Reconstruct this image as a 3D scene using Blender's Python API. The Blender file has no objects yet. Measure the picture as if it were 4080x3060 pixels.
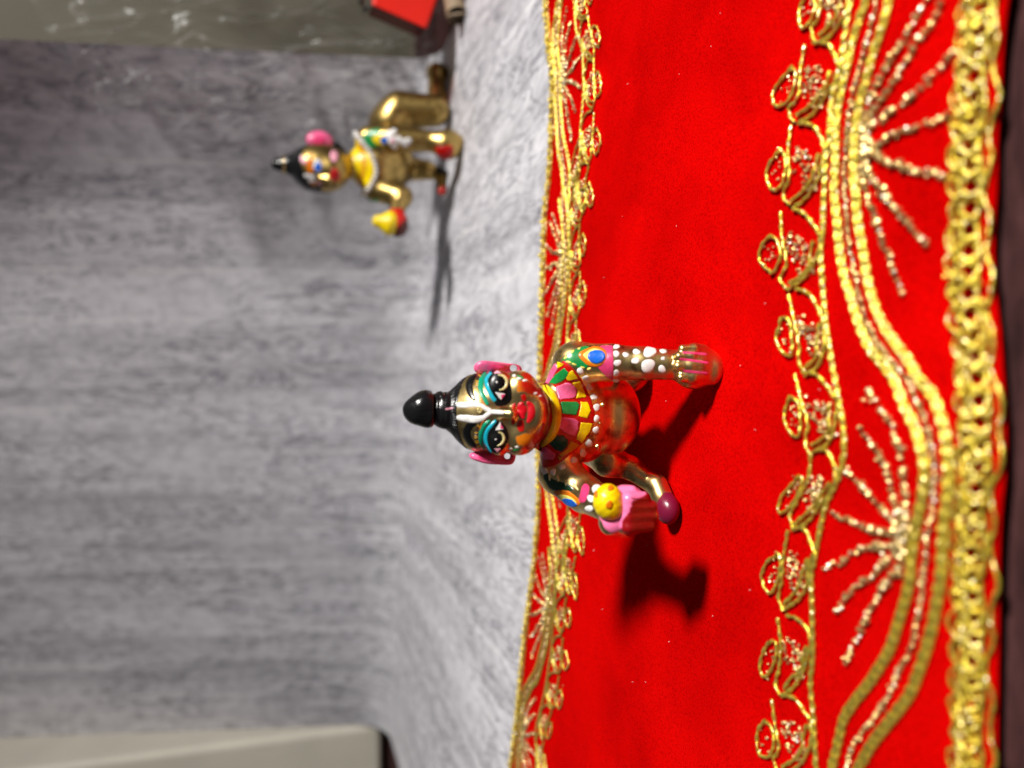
import bpy, math, random
import numpy as np

# ------------------------------------------------------------------ camera, world, lamp, exposure
U = 0.01                                  # everything below is written in centimetres
sc = bpy.context.scene
HC = 6.3                                  # camera height above the cloth (cm)
FPX = 2947.0                              # focal length in photo pixels (26 mm equivalent)
TH = math.atan(870.0 / FPX)               # pitch down
ST, CT = math.sin(TH), math.cos(TH)

cam_d = bpy.data.cameras.new('camera')
cam = bpy.data.objects.new('camera', cam_d)
sc.collection.objects.link(cam)
import mathutils
# the phone was held sideways: picture left is up in the world
cam.matrix_world = mathutils.Matrix(((0, 1, 0, 0), (-ST, 0, -CT, 0), (-CT, 0, ST, HC * U), (0, 0, 0, 1)))
cam_d.sensor_width = 36.0
cam_d.lens = 26.0
cam_d.clip_start = 0.005
cam_d.clip_end = 50.0
cam_d.dof.use_dof = True
cam_d.dof.focus_distance = 0.1265
cam_d.dof.aperture_fstop = 13.2
sc.camera = cam

w = bpy.data.worlds.new('World')
sc.world = w
w.use_nodes = True
w.node_tree.nodes['Background'].inputs[0].default_value = (0.95, 0.97, 1.0, 1)
w.node_tree.nodes['Background'].inputs[1].default_value = 0.068

lamp_d = bpy.data.lights.new('ceiling_lamp', 'AREA')
lamp_d.shape = 'DISK'
lamp_d.size = 0.14
lamp_d.energy = 4.8
lamp_d.spread = math.radians(80)
lamp_d.color = (1.0, 0.965, 0.91)
lamp = bpy.data.objects.new('ceiling_lamp', lamp_d)
sc.collection.objects.link(lamp)
lamp.location = (0.72, -0.33, 0.80)
_t = mathutils.Vector((-0.02, 0.09, 0.0)) - lamp.location
lamp.rotation_euler = _t.to_track_quat('-Z', 'Y').to_euler()

sc.view_settings.view_transform = 'Standard'
sc.view_settings.look = 'None'
sc.view_settings.exposure = 0.0
sc.view_settings.gamma = 1.0
sc.view_settings.use_curve_mapping = False
sc.render.engine = 'CYCLES'
sc.cycles.use_denoising = True
sc.cycles.max_bounces = 8
sc.cycles.sample_clamp_indirect = 6.0
sc.cycles.sample_clamp_direct = 60.0

rng = random.Random(7)
nrng = np.random.default_rng(7)

# ------------------------------------------------------------------ measuring: points of the place, in cm
def J(px, py, Y):
    """point at depth Y whose bearing was measured on the photograph"""
    a = (2040.0 - px) / FPX
    yc, zc = CT + ST * a, -ST + CT * a
    s = Y / yc
    return np.array([(1530.0 - py) / FPX * s, Y, HC + zc * s])
def dep(p):
    return p[1] * CT + (HC - p[2]) * ST
def G(px, py, z=0.0):
    """point on the level z"""
    a = (2040.0 - px) / FPX
    yc, zc = CT + ST * a, -ST + CT * a
    s = (z - HC) / zc
    return np.array([(1530.0 - py) / FPX * s, yc * s, z])
def cat(pts, n, closed=False):
    """Catmull-Rom resampling to n points"""
    p = np.asarray(pts, float)
    m = len(p)
    if closed:
        q = np.vstack([p[-1:], p, p[:2]]); segs = m
    else:
        q = np.vstack([2 * p[0] - p[1], p, 2 * p[-1] - p[-2]]); segs = m - 1
    t = np.linspace(0, segs, n, endpoint=not closed)
    i = np.minimum(t.astype(int), segs - 1); f = (t - i)[:, None]
    p0, p1, p2, p3 = q[i], q[i + 1], q[i + 2], q[i + 3]
    return 0.5 * ((2 * p1) + (-p0 + p2) * f + (2 * p0 - 5 * p1 + 4 * p2 - p3) * f ** 2 + (-p0 + 3 * p1 - 3 * p2 + p3) * f ** 3)
def even(pts, step):
    """resample a 3-D polyline at even spacing"""
    p = np.asarray(pts, float)
    L = np.concatenate([[0], np.cumsum(np.linalg.norm(np.diff(p, axis=0), axis=1))])
    n = max(2, int(L[-1] / step) + 1)
    s = np.linspace(0, L[-1], n)
    return np.stack([np.interp(s, L, p[:, k]) for k in range(p.shape[1])], 1)

# ------------------------------------------------------------------ objects
ORG = {}
def link(o): sc.collection.objects.link(o); return o
def tag(o, label=None, category=None, kind=None, group=None):
    if label: o['label'] = label
    if category: o['category'] = category
    if kind: o['kind'] = kind
    if group: o['group'] = group
    return o
def thing(name, base, label, category):
    o = link(bpy.data.objects.new(name, None))
    base = np.asarray(base, float)
    o.location = base * U
    o.empty_display_size = 0.005
    ORG[o.name] = base
    return tag(o, label, category)
def mesh(name, V, F, mat, parent=None, smooth=True, normals=None, cols=None, origin=None):
    """one mesh object; V in cm (world); F an (n,3|4) array or a list of such arrays"""
    if parent is not None: org = ORG[parent.name]
    else: org = np.zeros(3) if origin is None else np.asarray(origin, float)
    me = bpy.data.meshes.new(name)
    V = (np.asarray(V, float) - org) * U
    Fs = F if isinstance(F, list) else [F]
    idx = np.concatenate([np.asarray(f).reshape(-1) for f in Fs]).astype(np.int32)
    tot = np.concatenate([np.full(len(f), np.asarray(f).shape[1]) for f in Fs]).astype(np.int32)
    start = np.concatenate([[0], np.cumsum(tot)[:-1]]).astype(np.int32)
    me.vertices.add(len(V)); me.vertices.foreach_set('co', V.astype(np.float32).ravel())
    me.loops.add(len(idx)); me.loops.foreach_set('vertex_index', idx)
    me.polygons.add(len(tot)); me.polygons.foreach_set('loop_start', start); me.polygons.foreach_set('loop_total', tot)
    me.update(calc_edges=True); me.validate()
    me.polygons.foreach_set('use_smooth', np.full(len(me.polygons), smooth, bool))
    if cols is not None:
        at = me.color_attributes.new('paint', 'FLOAT_COLOR', 'POINT')
        at.data.foreach_set('color', np.asarray(cols, np.float32).ravel())
    if normals is not None:
        me.normals_split_custom_set_from_vertices(np.asarray(normals, float).tolist())
    me.materials.append(mat)
    o = link(bpy.data.objects.new(name, me))
    if parent is not None: o.parent = parent
    elif origin is not None: o.location = org * U
    ORG[o.name] = org
    return o

# ------------------------------------------------------------------ materials
class NT:
    def __init__(s, name):
        s.m = bpy.data.materials.new(name); s.m.use_nodes = True
        s.t = s.m.node_tree; s.n = s.t.nodes; s.b = s.n['Principled BSDF']; s.out = s.n['Material Output']
    def add(s, typ, **kw):
        nd = s.n.new(typ)
        for k, v in kw.items():
            if k.startswith('i_'): nd.inputs[k[2:].replace('_', ' ')].default_value = v
            else: setattr(nd, k, v)
        return nd
    def l(s, a, b): s.t.links.new(a, b)
    def noise(s, scale, detail=4, rough=0.5, vec=None, dist=0.0):
        nd = s.add('ShaderNodeTexNoise'); nd.inputs['Scale'].default_value = scale
        nd.inputs['Detail'].default_value = detail; nd.inputs['Roughness'].default_value = rough
        nd.inputs['Distortion'].default_value = dist
        if vec is not None: s.l(vec, nd.inputs['Vector'])
        return nd
    def coord(s, which='Object'):
        if not hasattr(s, 'tc'): s.tc = s.add('ShaderNodeTexCoord')
        return s.tc.outputs[which]
    def ramp(s, fac, stops):
        r = s.add('ShaderNodeValToRGB'); el = r.color_ramp.elements
        while len(el) < len(stops): el.new(0.5)
        for e, (p, c) in zip(el, stops):
            e.position = p; e.color = c if len(c) == 4 else (*c, 1)
        s.l(fac, r.inputs[0]); return r.outputs[0]
    def mix(s, fac, a, b, mode='MIX'):
        m = s.add('ShaderNodeMix', data_type='RGBA', blend_type=mode)
        for sock, v in ((m.inputs['Factor'], fac), (m.inputs['A'], a), (m.inputs['B'], b)):
            pass
        ins = [m.inputs[0], m.inputs[6], m.inputs[7]]
        for sock, v in zip(ins, (fac, a, b)):
            if hasattr(v, 'is_linked') or hasattr(v, 'links'): s.l(v, sock)
            else: sock.default_value = v if isinstance(v, (int, float)) else (*v[:3], 1)
        return m.outputs[2]
    def bump(s, h, strength, dist, to=None):
        b = s.add('ShaderNodeBump'); b.inputs['Strength'].default_value = strength; b.inputs['Distance'].default_value = dist
        s.l(h, b.inputs['Height'])
        s.l(b.outputs[0], (to or s.b).inputs['Normal']); return b
def lin(r, g, b):
    f = lambda c: (c / 255.0) / 12.92 if c / 255.0 <= 0.04045 else ((c / 255.0 + 0.055) / 1.055) ** 2.4
    return (f(r), f(g), f(b))

BRASS = (0.82, 0.61, 0.26)
def m_brass(name, col=BRASS, rough=0.2):
    t = NT(name); c = t.coord()
    n1 = t.noise(260, 5, 0.6, c); n2 = t.noise(1500, 2, 0.5, c)
    t.l(t.ramp(n1.outputs[0], [(0.3, tuple(x * 0.55 for x in col)), (0.6, col)]), t.b.inputs['Base Color'])
    t.b.inputs['Metallic'].default_value = 1.0
    t.l(t.ramp(n1.outputs[0], [(0.3, (rough + .16,) * 3), (0.65, (rough,) * 3)]), t.b.inputs['Roughness'])
    t.bump(n2.outputs[0], 0.12, 0.00006)
    return t.m
def m_paint(name, col, rough=0.22, var=0.34, metal=0.0):
    """hand-brushed enamel: streaky colour, slightly uneven gloss"""
    t = NT(name); c = t.coord()
    n1 = t.noise(700, 4, 0.6, c); n2 = t.noise(2200, 3, 0.6, c)
    t.l(t.ramp(n1.outputs[0], [(0.3, tuple(x * (1 - var) for x in col)), (0.7, tuple(min(1, x * (1 + var * .4)) for x in col))]), t.b.inputs['Base Color'])
    t.l(t.ramp(n1.outputs[0], [(0.3, (rough * 1.6,) * 3), (0.7, (rough * .8,) * 3)]), t.b.inputs['Roughness'])
    t.b.inputs['Metallic'].default_value = metal
    t.bump(n2.outputs[0], 0.28, 0.00010)
    return t.m
def m_body(name, col=BRASS, rough=0.28):
    """cast brass with enamel where the vertex paint says so (alpha = enamel cover)"""
    t = NT(name); c = t.coord()
    at = t.add('ShaderNodeAttribute', attribute_name='paint')
    n0 = t.noise(420, 4, 0.65, c)
    add = t.add('ShaderNodeMath', operation='ADD'); t.l(at.outputs['Alpha'], add.inputs[0])
    sub = t.add('ShaderNodeMath', operation='MULTIPLY_ADD'); t.l(n0.outputs[0], sub.inputs[0]); sub.inputs[1].default_value = 0.7; sub.inputs[2].default_value = -0.35
    t.l(sub.outputs[0], add.inputs[1])
    fac = t.ramp(add.outputs[0], [(0.47, (0, 0, 0)), (0.53, (1, 1, 1))])
    n1 = t.noise(260, 5, 0.6, c); n2 = t.noise(1600, 3, 0.6, c)
    base = t.ramp(n1.outputs[0], [(0.33, (col[0] * .26, col[1] * .22, col[2] * .2)), (0.43, tuple(x * 0.7 for x in col)), (0.58, col)])
    t.l(t.mix(fac, base, at.outputs['Color']), t.b.inputs['Base Color'])
    inv = t.add('ShaderNodeMath', operation='SUBTRACT'); inv.inputs[0].default_value = 1.0; t.l(fac, inv.inputs[1])
    t.l(inv.outputs[0], t.b.inputs['Metallic'])
    t.l(t.ramp(n1.outputs[0], [(0.3, (rough + .15,) * 3), (0.62, (rough,) * 3)]), t.b.inputs['Roughness'])
    t.bump(n2.outputs[0], 0.2, 0.00009)
    return t.m

M = {}
M['brass'] = m_brass('brass')
M['body'] = m_body('brass_and_enamel')
M['brass_far'] = m_body('aged_brass_and_enamel', (0.54, 0.375, 0.125), 0.30)
for k, c in dict(black=(8, 7, 8), white=(236, 234, 232), pink=(238, 100, 150), rose=(226, 62, 120), magenta=(150, 22, 70), red=(190, 10, 8),
                 deepred=(130, 8, 8), yellow=(250, 214, 6), ochre=(205, 150, 12), green=(10, 140, 66), dkgreen=(6, 58, 30), teal=(0, 150, 112), cyan=(20, 176, 200),
                 blue=(8, 96, 205), orange=(226, 120, 8), cream=(226, 214, 150), brown=(46, 14, 12), lemon=(238, 226, 110),
                 palepink=(246, 170, 190), lip=(206, 8, 30)).items():
    M[k] = m_paint('enamel_' + k, lin(*c), 0.27 if k != 'white' else 0.36)
t = NT('black_hair_lacquer'); c = t.coord()
mp = t.add('ShaderNodeMapping'); mp.inputs['Scale'].default_value = (1, 1, 0.25); t.l(c, mp.inputs['Vector'])
n1 = t.noise(1500, 3, .6, mp.outputs[0])
t.b.inputs['Base Color'].default_value = (0.006, 0.006, 0.007, 1); t.b.inputs['Roughness'].default_value = 0.24
t.bump(n1.outputs[0], 0.5, 0.00022); M['hair'] = t.m

# gold zari thread, beads
def m_zari(name, col, rough, var, metal, facet):
    t = NT(name); c = t.coord()
    n = t.noise(900, 3, .6, c); n2 = t.noise(5200, 2, .6, c)
    t.l(t.ramp(n.outputs[0], [(0.3, tuple(x * (1 - var) for x in col)), (0.7, col)]), t.b.inputs['Base Color'])
    t.b.inputs['Metallic'].default_value = metal; t.b.inputs['Roughness'].default_value = rough
    t.bump(n2.outputs[0], 0.7, 0.00012)
    # foil glints: a clear hard layer over uneven little facets
    vo = t.add('ShaderNodeTexVoronoi'); vo.inputs['Scale'].default_value = facet; t.l(c, vo.inputs['Vector'])
    bp = t.add('ShaderNodeBump'); bp.inputs['Strength'].default_value = .6; bp.inputs['Distance'].default_value = .0003
    sep = t.add('ShaderNodeSeparateColor'); t.l(vo.outputs['Color'], sep.inputs[0])
    sm = t.add('ShaderNodeMath', operation='MULTIPLY_ADD'); t.l(vo.outputs['Distance'], sm.inputs[0]); sm.inputs[1].default_value = 1.2; t.l(sep.outputs[0], sm.inputs[2])
    t.l(sm.outputs[0], bp.inputs['Height']); t.l(bp.outputs[0], t.b.inputs['Coat Normal'])
    t.b.inputs['Coat Weight'].default_value = 1.0; t.b.inputs['Coat Roughness'].default_value = .27; t.b.inputs['Coat IOR'].default_value = 1.9
    return t.m
M['zari'] = m_zari('gold_zari_thread', (1.0, 0.77, 0.06), 0.36, 0.4, .8, 1500)
M['beads'] = m_zari('dull_gold_beads', (0.92, 0.67, 0.25), 0.32, 0.4, .9, 1800)

# velvet
t = NT('red_velvet'); c = t.coord()
n1 = t.noise(38, 5, .6, c); n2 = t.noise(2600, 2, .7, c); n3 = t.noise(160, 3, .6, c)
t.l(t.ramp(n1.outputs[0], [(0.36, (0.44, 0.0006, 0.0004)), (0.5, (0.53, 0.0008, 0.0006)), (0.62, (0.60, 0.001, 0.0006))]), t.b.inputs['Base Color'])
sp = t.noise(2800, 3, .7, c)
vc = t.b.inputs['Base Color'].links[0].from_socket
t.l(t.mix(.85, vc, t.ramp(sp.outputs[0], [(.34, (.55, .4, .4)), (.5, (1, 1, 1)), (.70, (1.15, 1.6, 1.6))]), 'MULTIPLY'), t.b.inputs['Base Color'])
t.b.inputs['Roughness'].default_value = 0.95; t.b.inputs['Specular IOR Level'].default_value = 0.0
t.b.inputs['Sheen Weight'].default_value = 0.25; t.b.inputs['Sheen Roughness'].default_value = 0.4
t.b.inputs['Sheen Tint'].default_value = (1, 0.02, 0.02, 1)
mx = t.add('ShaderNodeMath', operation='MULTIPLY_ADD'); t.l(n3.outputs[0], mx.inputs[0]); mx.inputs[1].default_value = 1.5; t.l(n2.outputs[0], mx.inputs[2])
t.bump(mx.outputs[0], 0.35, 0.00025); M['velvet'] = t.m

# printed wood-look paper (UV: u across the planks, v along them, in cm)
t = NT('printed_wood_paper'); uv = t.coord('UV')
def mapped(su, sv):
    mp = t.add('ShaderNodeMapping'); mp.inputs['Scale'].default_value = (su, sv, 1); t.l(uv, mp.inputs['Vector']); return mp.outputs[0]
g1 = t.noise(1.0, 3, .5, mapped(.40, .03), 0.3)         # plank tone
g2 = t.noise(1.0, 4, .5, mapped(1.0, .035), 0.4)         # long grain
g3 = t.noise(1.0, 8, .66, mapped(1.7, 1.05), 0.5)        # fine mottling
g4 = t.noise(1.0, 5, .6, mapped(1.5, .30), 1.6)       # veins
c1 = t.ramp(g1.outputs[0], [(0.3, (.57, .56, .60)), (0.5, (.65, .64, .685)), (0.7, (.73, .72, .765))])
c2 = t.mix(.55, c1, t.ramp(g2.outputs[0], [(0.32, (.58, .58, .59)), (0.5, (.90, .90, .90)), (0.66, (1.08, 1.08, 1.08))]), 'MULTIPLY')
c3 = t.mix(.42, c2, t.ramp(g3.outputs[0], [(0.38, (.42, .42, .435)), (0.50, (.86, .86, .87)), (0.62, (1.10, 1.10, 1.10))]), 'MULTIPLY')
vein = t.ramp(g4.outputs[0], [(0.445, (1, 1, 1)), (0.482, (.30, .30, .33)), (0.495, (.62, .62, .65)), (0.54, (1, 1, 1))])
vm = t.noise(1.0, 2, .5, mapped(.25, .10))
c4 = t.mix(t.ramp(vm.outputs[0], [(.36, (0, 0, 0)), (.5, (.9, .9, .9))]), c3, t.mix(1.0, c3, vein, 'MULTIPLY'))
# pale plank joints
sx = t.add('ShaderNodeSeparateXYZ'); t.l(mapped(1, 1), sx.inputs[0])
wob = t.noise(1.0, 3, .5, mapped(.5, .16))
ma = t.add('ShaderNodeMath', operation='MULTIPLY_ADD'); t.l(wob.outputs[0], ma.inputs[0]); ma.inputs[1].default_value = 1.1
mo = t.add('ShaderNodeMath', operation='ADD'); t.l(sx.outputs[0], mo.inputs[0]); mo.inputs[1].default_value = .95; t.l(mo.outputs[0], ma.inputs[2])
md = t.add('ShaderNodeMath', operation='PINGPONG'); t.l(ma.outputs[0], md.inputs[0]); md.inputs[1].default_value = 1.22
joint = t.ramp(md.outputs[0], [(0.0, (1, 1, 1)), (0.10, (.30, .30, .30)), (0.2, (0, 0, 0))])
brk = t.noise(1.0, 3, .5, mapped(.9, .12))
jf = t.mix(1.0, joint, t.ramp(brk.outputs[0], [(0.42, (0, 0, 0)), (0.62, (.6, .6, .6))]), 'MULTIPLY')
c5 = t.mix(jf, c4, (.84, .83, .85))
t.l(c5, t.b.inputs['Base Color'])
t.b.inputs['Roughness'].default_value = 0.62; t.b.inputs['Specular IOR Level'].default_value = 0.3
fine = t.noise(900, 2, .5, t.coord()); t.bump(fine.outputs[0], .08, .0001)
M['paper'] = t.m

t = NT('dark_table_cover'); c = t.coord()
mp = t.add('ShaderNodeMapping'); mp.inputs['Scale'].default_value = (.25, 1, 1); t.l(c, mp.inputs['Vector'])
n1 = t.noise(300, 4, .6, mp.outputs[0])
t.l(t.ramp(n1.outputs[0], [(0.3, (.010, .004, .004)), (0.7, (.085, .034, .034))]), t.b.inputs['Base Color'])
t.b.inputs['Roughness'].default_value = .8; t.b.inputs['Specular IOR Level'].default_value = .1; t.bump(n1.outputs[0], .5, .001); M['table'] = t.m
def m_plain(name, col, rough, var=.12, scale=25):
    t = NT(name); c = t.coord(); n1 = t.noise(scale, 5, .6, c)
    t.l(t.ramp(n1.outputs[0], [(.3, tuple(x * (1 - var) for x in col)), (.7, col)]), t.b.inputs['Base Color'])
    t.b.inputs['Roughness'].default_value = rough; t.bump(n1.outputs[0], .1, .001); return t.m
M['wall'] = m_plain('khaki_wall_paint', (.125, .112, .078), .7)
M['creampanel'] = m_plain('cream_laminate', (.56, .53, .45), .45)
M['brownwood'] = m_plain('brown_wood', (.10, .045, .02), .5, .4, 80)
M['redbox'] = m_plain('red_packet', (.80, .022, .012), .35, .1, 40)
M['tan'] = m_plain('tan_card', (.30, .22, .14), .6, .2, 60)
M['darktie'] = m_plain('dark_twist_tie', (.02, .02, .02), .4, .2, 60)
t = NT('clear_film')
tr = t.add('ShaderNodeBsdfTransparent'); tr.inputs[0].default_value = (.985, .985, .985, 1)
gl = t.add('ShaderNodeBsdfGlossy'); gl.inputs['Roughness'].default_value = .21; gl.inputs[0].default_value = (1, 1, 1, 1)
df = t.add('ShaderNodeBsdfDiffuse'); df.inputs[0].default_value = (.8, .8, .8, 1)
lw = t.add('ShaderNodeLayerWeight'); lw.inputs[0].default_value = .18
mf = t.add('ShaderNodeMath', operation='MULTIPLY'); t.l(lw.outputs['Fresnel'], mf.inputs[0]); mf.inputs[1].default_value = .6
pw = t.add('ShaderNodeMath', operation='POWER'); t.l(lw.outputs['Facing'], pw.inputs[0]); pw.inputs[1].default_value = 2.2
ps = t.add('ShaderNodeMath', operation='MULTIPLY_ADD'); t.l(pw.outputs[0], ps.inputs[0]); ps.inputs[1].default_value = .5; ps.inputs[2].default_value = .012
m0 = t.add('ShaderNodeMixShader'); t.l(ps.outputs[0], m0.inputs[0]); t.l(tr.outputs[0], m0.inputs[1]); t.l(df.outputs[0], m0.inputs[2])
ms = t.add('ShaderNodeMixShader'); t.l(mf.outputs[0], ms.inputs[0]); t.l(m0.outputs[0], ms.inputs[1]); t.l(gl.outputs[0], ms.inputs[2])
t.l(ms.outputs[0], t.out.inputs['Surface']); M['film'] = t.m
t = NT('clear_red_sleeve')
tr = t.add('ShaderNodeBsdfTransparent'); tr.inputs[0].default_value = (.62, .42, .42, 1)
gl = t.add('ShaderNodeBsdfGlossy'); gl.inputs['Roughness'].default_value = .15
ms = t.add('ShaderNodeMixShader'); ms.inputs[0].default_value = .08; t.l(tr.outputs[0], ms.inputs[1]); t.l(gl.outputs[0], ms.inputs[2])
t.l(ms.outputs[0], t.out.inputs['Surface']); M['sleeve'] = t.m

# ------------------------------------------------------------------ signed distance modelling
class SDF:
    def __init__(s): s.ops = []
    def ell(s, c, r, k=.08, R=None): s.ops.append(('e', np.asarray(c, float), np.asarray(r, float) * np.ones(3), k, R)); return s
    def cap(s, a, b, ra, rb, k=.08): s.ops.append(('c', np.asarray(a, float), np.asarray(b, float), ra, rb, k)); return s
    def cut(s, a, b, ra, rb, k=.03): s.ops.append(('x', np.asarray(a, float), np.asarray(b, float), ra, rb, k)); return s
    def half(s, o, n, k=.03): s.ops.append(('h', np.asarray(o, float), np.asarray(n, float) / np.linalg.norm(n), k)); return s   # keep the side n points away from
    @staticmethod
    def _cap(p, a, b, ra, rb):
        ba = b - a; h = np.clip(((p - a) @ ba) / max(ba @ ba, 1e-9), 0, 1)
        return np.linalg.norm(p - a - h[:, None] * ba, axis=1) - (ra + (rb - ra) * h)
    def __call__(s, p):
        d = np.full(len(p), 50.0)
        for o in s.ops:
            if o[0] == 'e':
                q = p - o[1]
                if o[4] is not None: q = q @ o[4]
                k0 = np.linalg.norm(q / o[2], axis=1); k1 = np.linalg.norm(q / o[2] ** 2, axis=1)
                di = k0 * (k0 - 1) / np.maximum(k1, 1e-6); k = o[3]
            elif o[0] == 'c': di = s._cap(p, *o[1:5]); k = o[5]
            elif o[0] == 'x':
                di = -s._cap(p, *o[1:5]); k = o[5]
                h = np.maximum(k - np.abs(d - di), 0) / k; d = np.maximum(d, di) + h * h * k * .25; continue
            elif o[0] == 'h':
                di = (p - o[1]) @ o[2]; k = o[3]
                h = np.maximum(k - np.abs(d - di), 0) / k; d = np.maximum(d, di) + h * h * k * .25; continue
            h = np.maximum(k - np.abs(d - di), 0) / k
            d = np.minimum(d, di) - h * h * k * .25
        return d
    def grad(s, p, e=.004):
        g = np.zeros_like(p)
        for v in ((1, -1, -1), (-1, -1, 1), (-1, 1, -1), (1, 1, 1)):
            v = np.array(v, float); g += v * s(p + v * e)[:, None]
        return g / np.maximum(np.linalg.norm(g, axis=1, keepdims=True), 1e-9)
    def project(s, p, it=2):
        for _ in range(it):
            g = s.grad(p); p = p - g * np.clip(s(p), -.1, .1)[:, None]
        return p
    def polygonise(s, lo, hi, h, sub=1):
        lo, hi = np.asarray(lo, float), np.asarray(hi, float)
        n = np.ceil((hi - lo) / h).astype(int) + 1
        ax = [lo[i] + h * np.arange(n[i]) for i in range(3)]
        f = np.empty(n)
        Yg, Zg = np.meshgrid(ax[1], ax[2], indexing='ij'); yz = np.stack([Yg.ravel(), Zg.ravel()], 1)
        for i, x in enumerate(ax[0]):
            f[i] = s(np.column_stack([np.full(len(yz), x), yz])).reshape(n[1], n[2])
        S = np.zeros((*(n + 1), 3)); Cn = np.zeros(n + 1)           # cells, padded by one
        quads = []
        ins = f < 0
        cid = np.full(n + 1, -1)
        ed = []
        for a in range(3):
            sl0 = [slice(None)] * 3; sl1 = [slice(None)] * 3
            sl0[a] = slice(0, -1); sl1[a] = slice(1, None)
            A, B = f[tuple(sl0)], f[tuple(sl1)]
            I = np.argwhere((A < 0) != (B < 0))
            a0 = A[tuple(I.T)]; b0 = B[tuple(I.T)]
            tt = a0 / (a0 - b0)
            P = I.astype(float); P[:, a] += tt
            b, c = (a + 1) % 3, (a + 2) % 3
            cells = []
            for db, dc in ((0, 0), (1, 0), (1, 1), (0, 1)):
                Ic = I.copy() + 1; Ic[:, b] -= 1 - db; Ic[:, c] -= 1 - dc
                cells.append(Ic)
                np.add.at(S, tuple(Ic.T), P); np.add.at(Cn, tuple(Ic.T), 1)
            ed.append((cells, a0 < 0))
        act = np.argwhere(Cn > 0)
        cid[tuple(act.T)] = np.arange(len(act))
        V = S[tuple(act.T)] / Cn[tuple(act.T)][:, None] * h + lo
        for cells, neg in ed:
            q = np.stack([cid[tuple(c.T)] for c in cells], 1)
            q[~neg] = q[~neg][:, ::-1]
            quads.append(q)
        F = np.vstack(quads)
        V = s.project(V, 2)
        for _ in range(sub):
            nv = len(V)
            E = np.sort(np.stack([F, np.roll(F, -1, 1)], 2).reshape(-1, 2), 1)
            ue, inv = np.unique(E, axis=0, return_inverse=True)
            inv = inv.reshape(-1, 4) + nv
            nf = len(F); ctr = nv + len(ue) + np.arange(nf)
            V = np.vstack([V, V[ue].mean(1), V[F].mean(1)])
            F = np.vstack([np.stack([F[:, i], inv[:, i], ctr, inv[:, (i - 1) % 4]], 1) for i in range(4)])
            V = s.project(V, 1)
        return V, F, s.grad(V)

# the painter's chart of a figurine: bearings (as measured) -> points on its surface
def bearing(pp):
    a = (2040.0 - pp[:, 0]) / FPX
    d = np.stack([(1530.0 - pp[:, 1]) / FPX, CT + ST * a, -ST + CT * a], 1)
    return d / np.linalg.norm(d, axis=1, keepdims=True)
def chart_of(V):
    q = V - np.array([0, 0, HC])
    z = q[:, 1] * CT - q[:, 2] * ST
    up = q[:, 1] * ST + q[:, 2] * CT
    return np.stack([2040 - FPX * up / z, 1530 - FPX * q[:, 0] / z], 1)
def onto(sdf, pp, t0):
    d = bearing(np.asarray(pp, float)); t = np.full(len(d), float(t0)); best = np.full(len(d), 9e9); bt = t.copy()
    o = np.array([0, 0, HC]); live = np.ones(len(d), bool)
    for _ in range(70):
        if not live.any(): break
        v = sdf(o + d[live] * t[live][:, None])
        idx = np.where(live)[0]
        b = v < best[idx]; best[idx[b]] = v[b]; bt[idx[b]] = t[idx[b]]
        t[idx] += np.maximum(v, .0) * .75
        live[idx[(v < .002)]] = False; live[idx[t[idx] > t0 + 7]] = False
    p = sdf.project(o + d * bt[:, None], 3)
    return p, sdf.grad(p)
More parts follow.
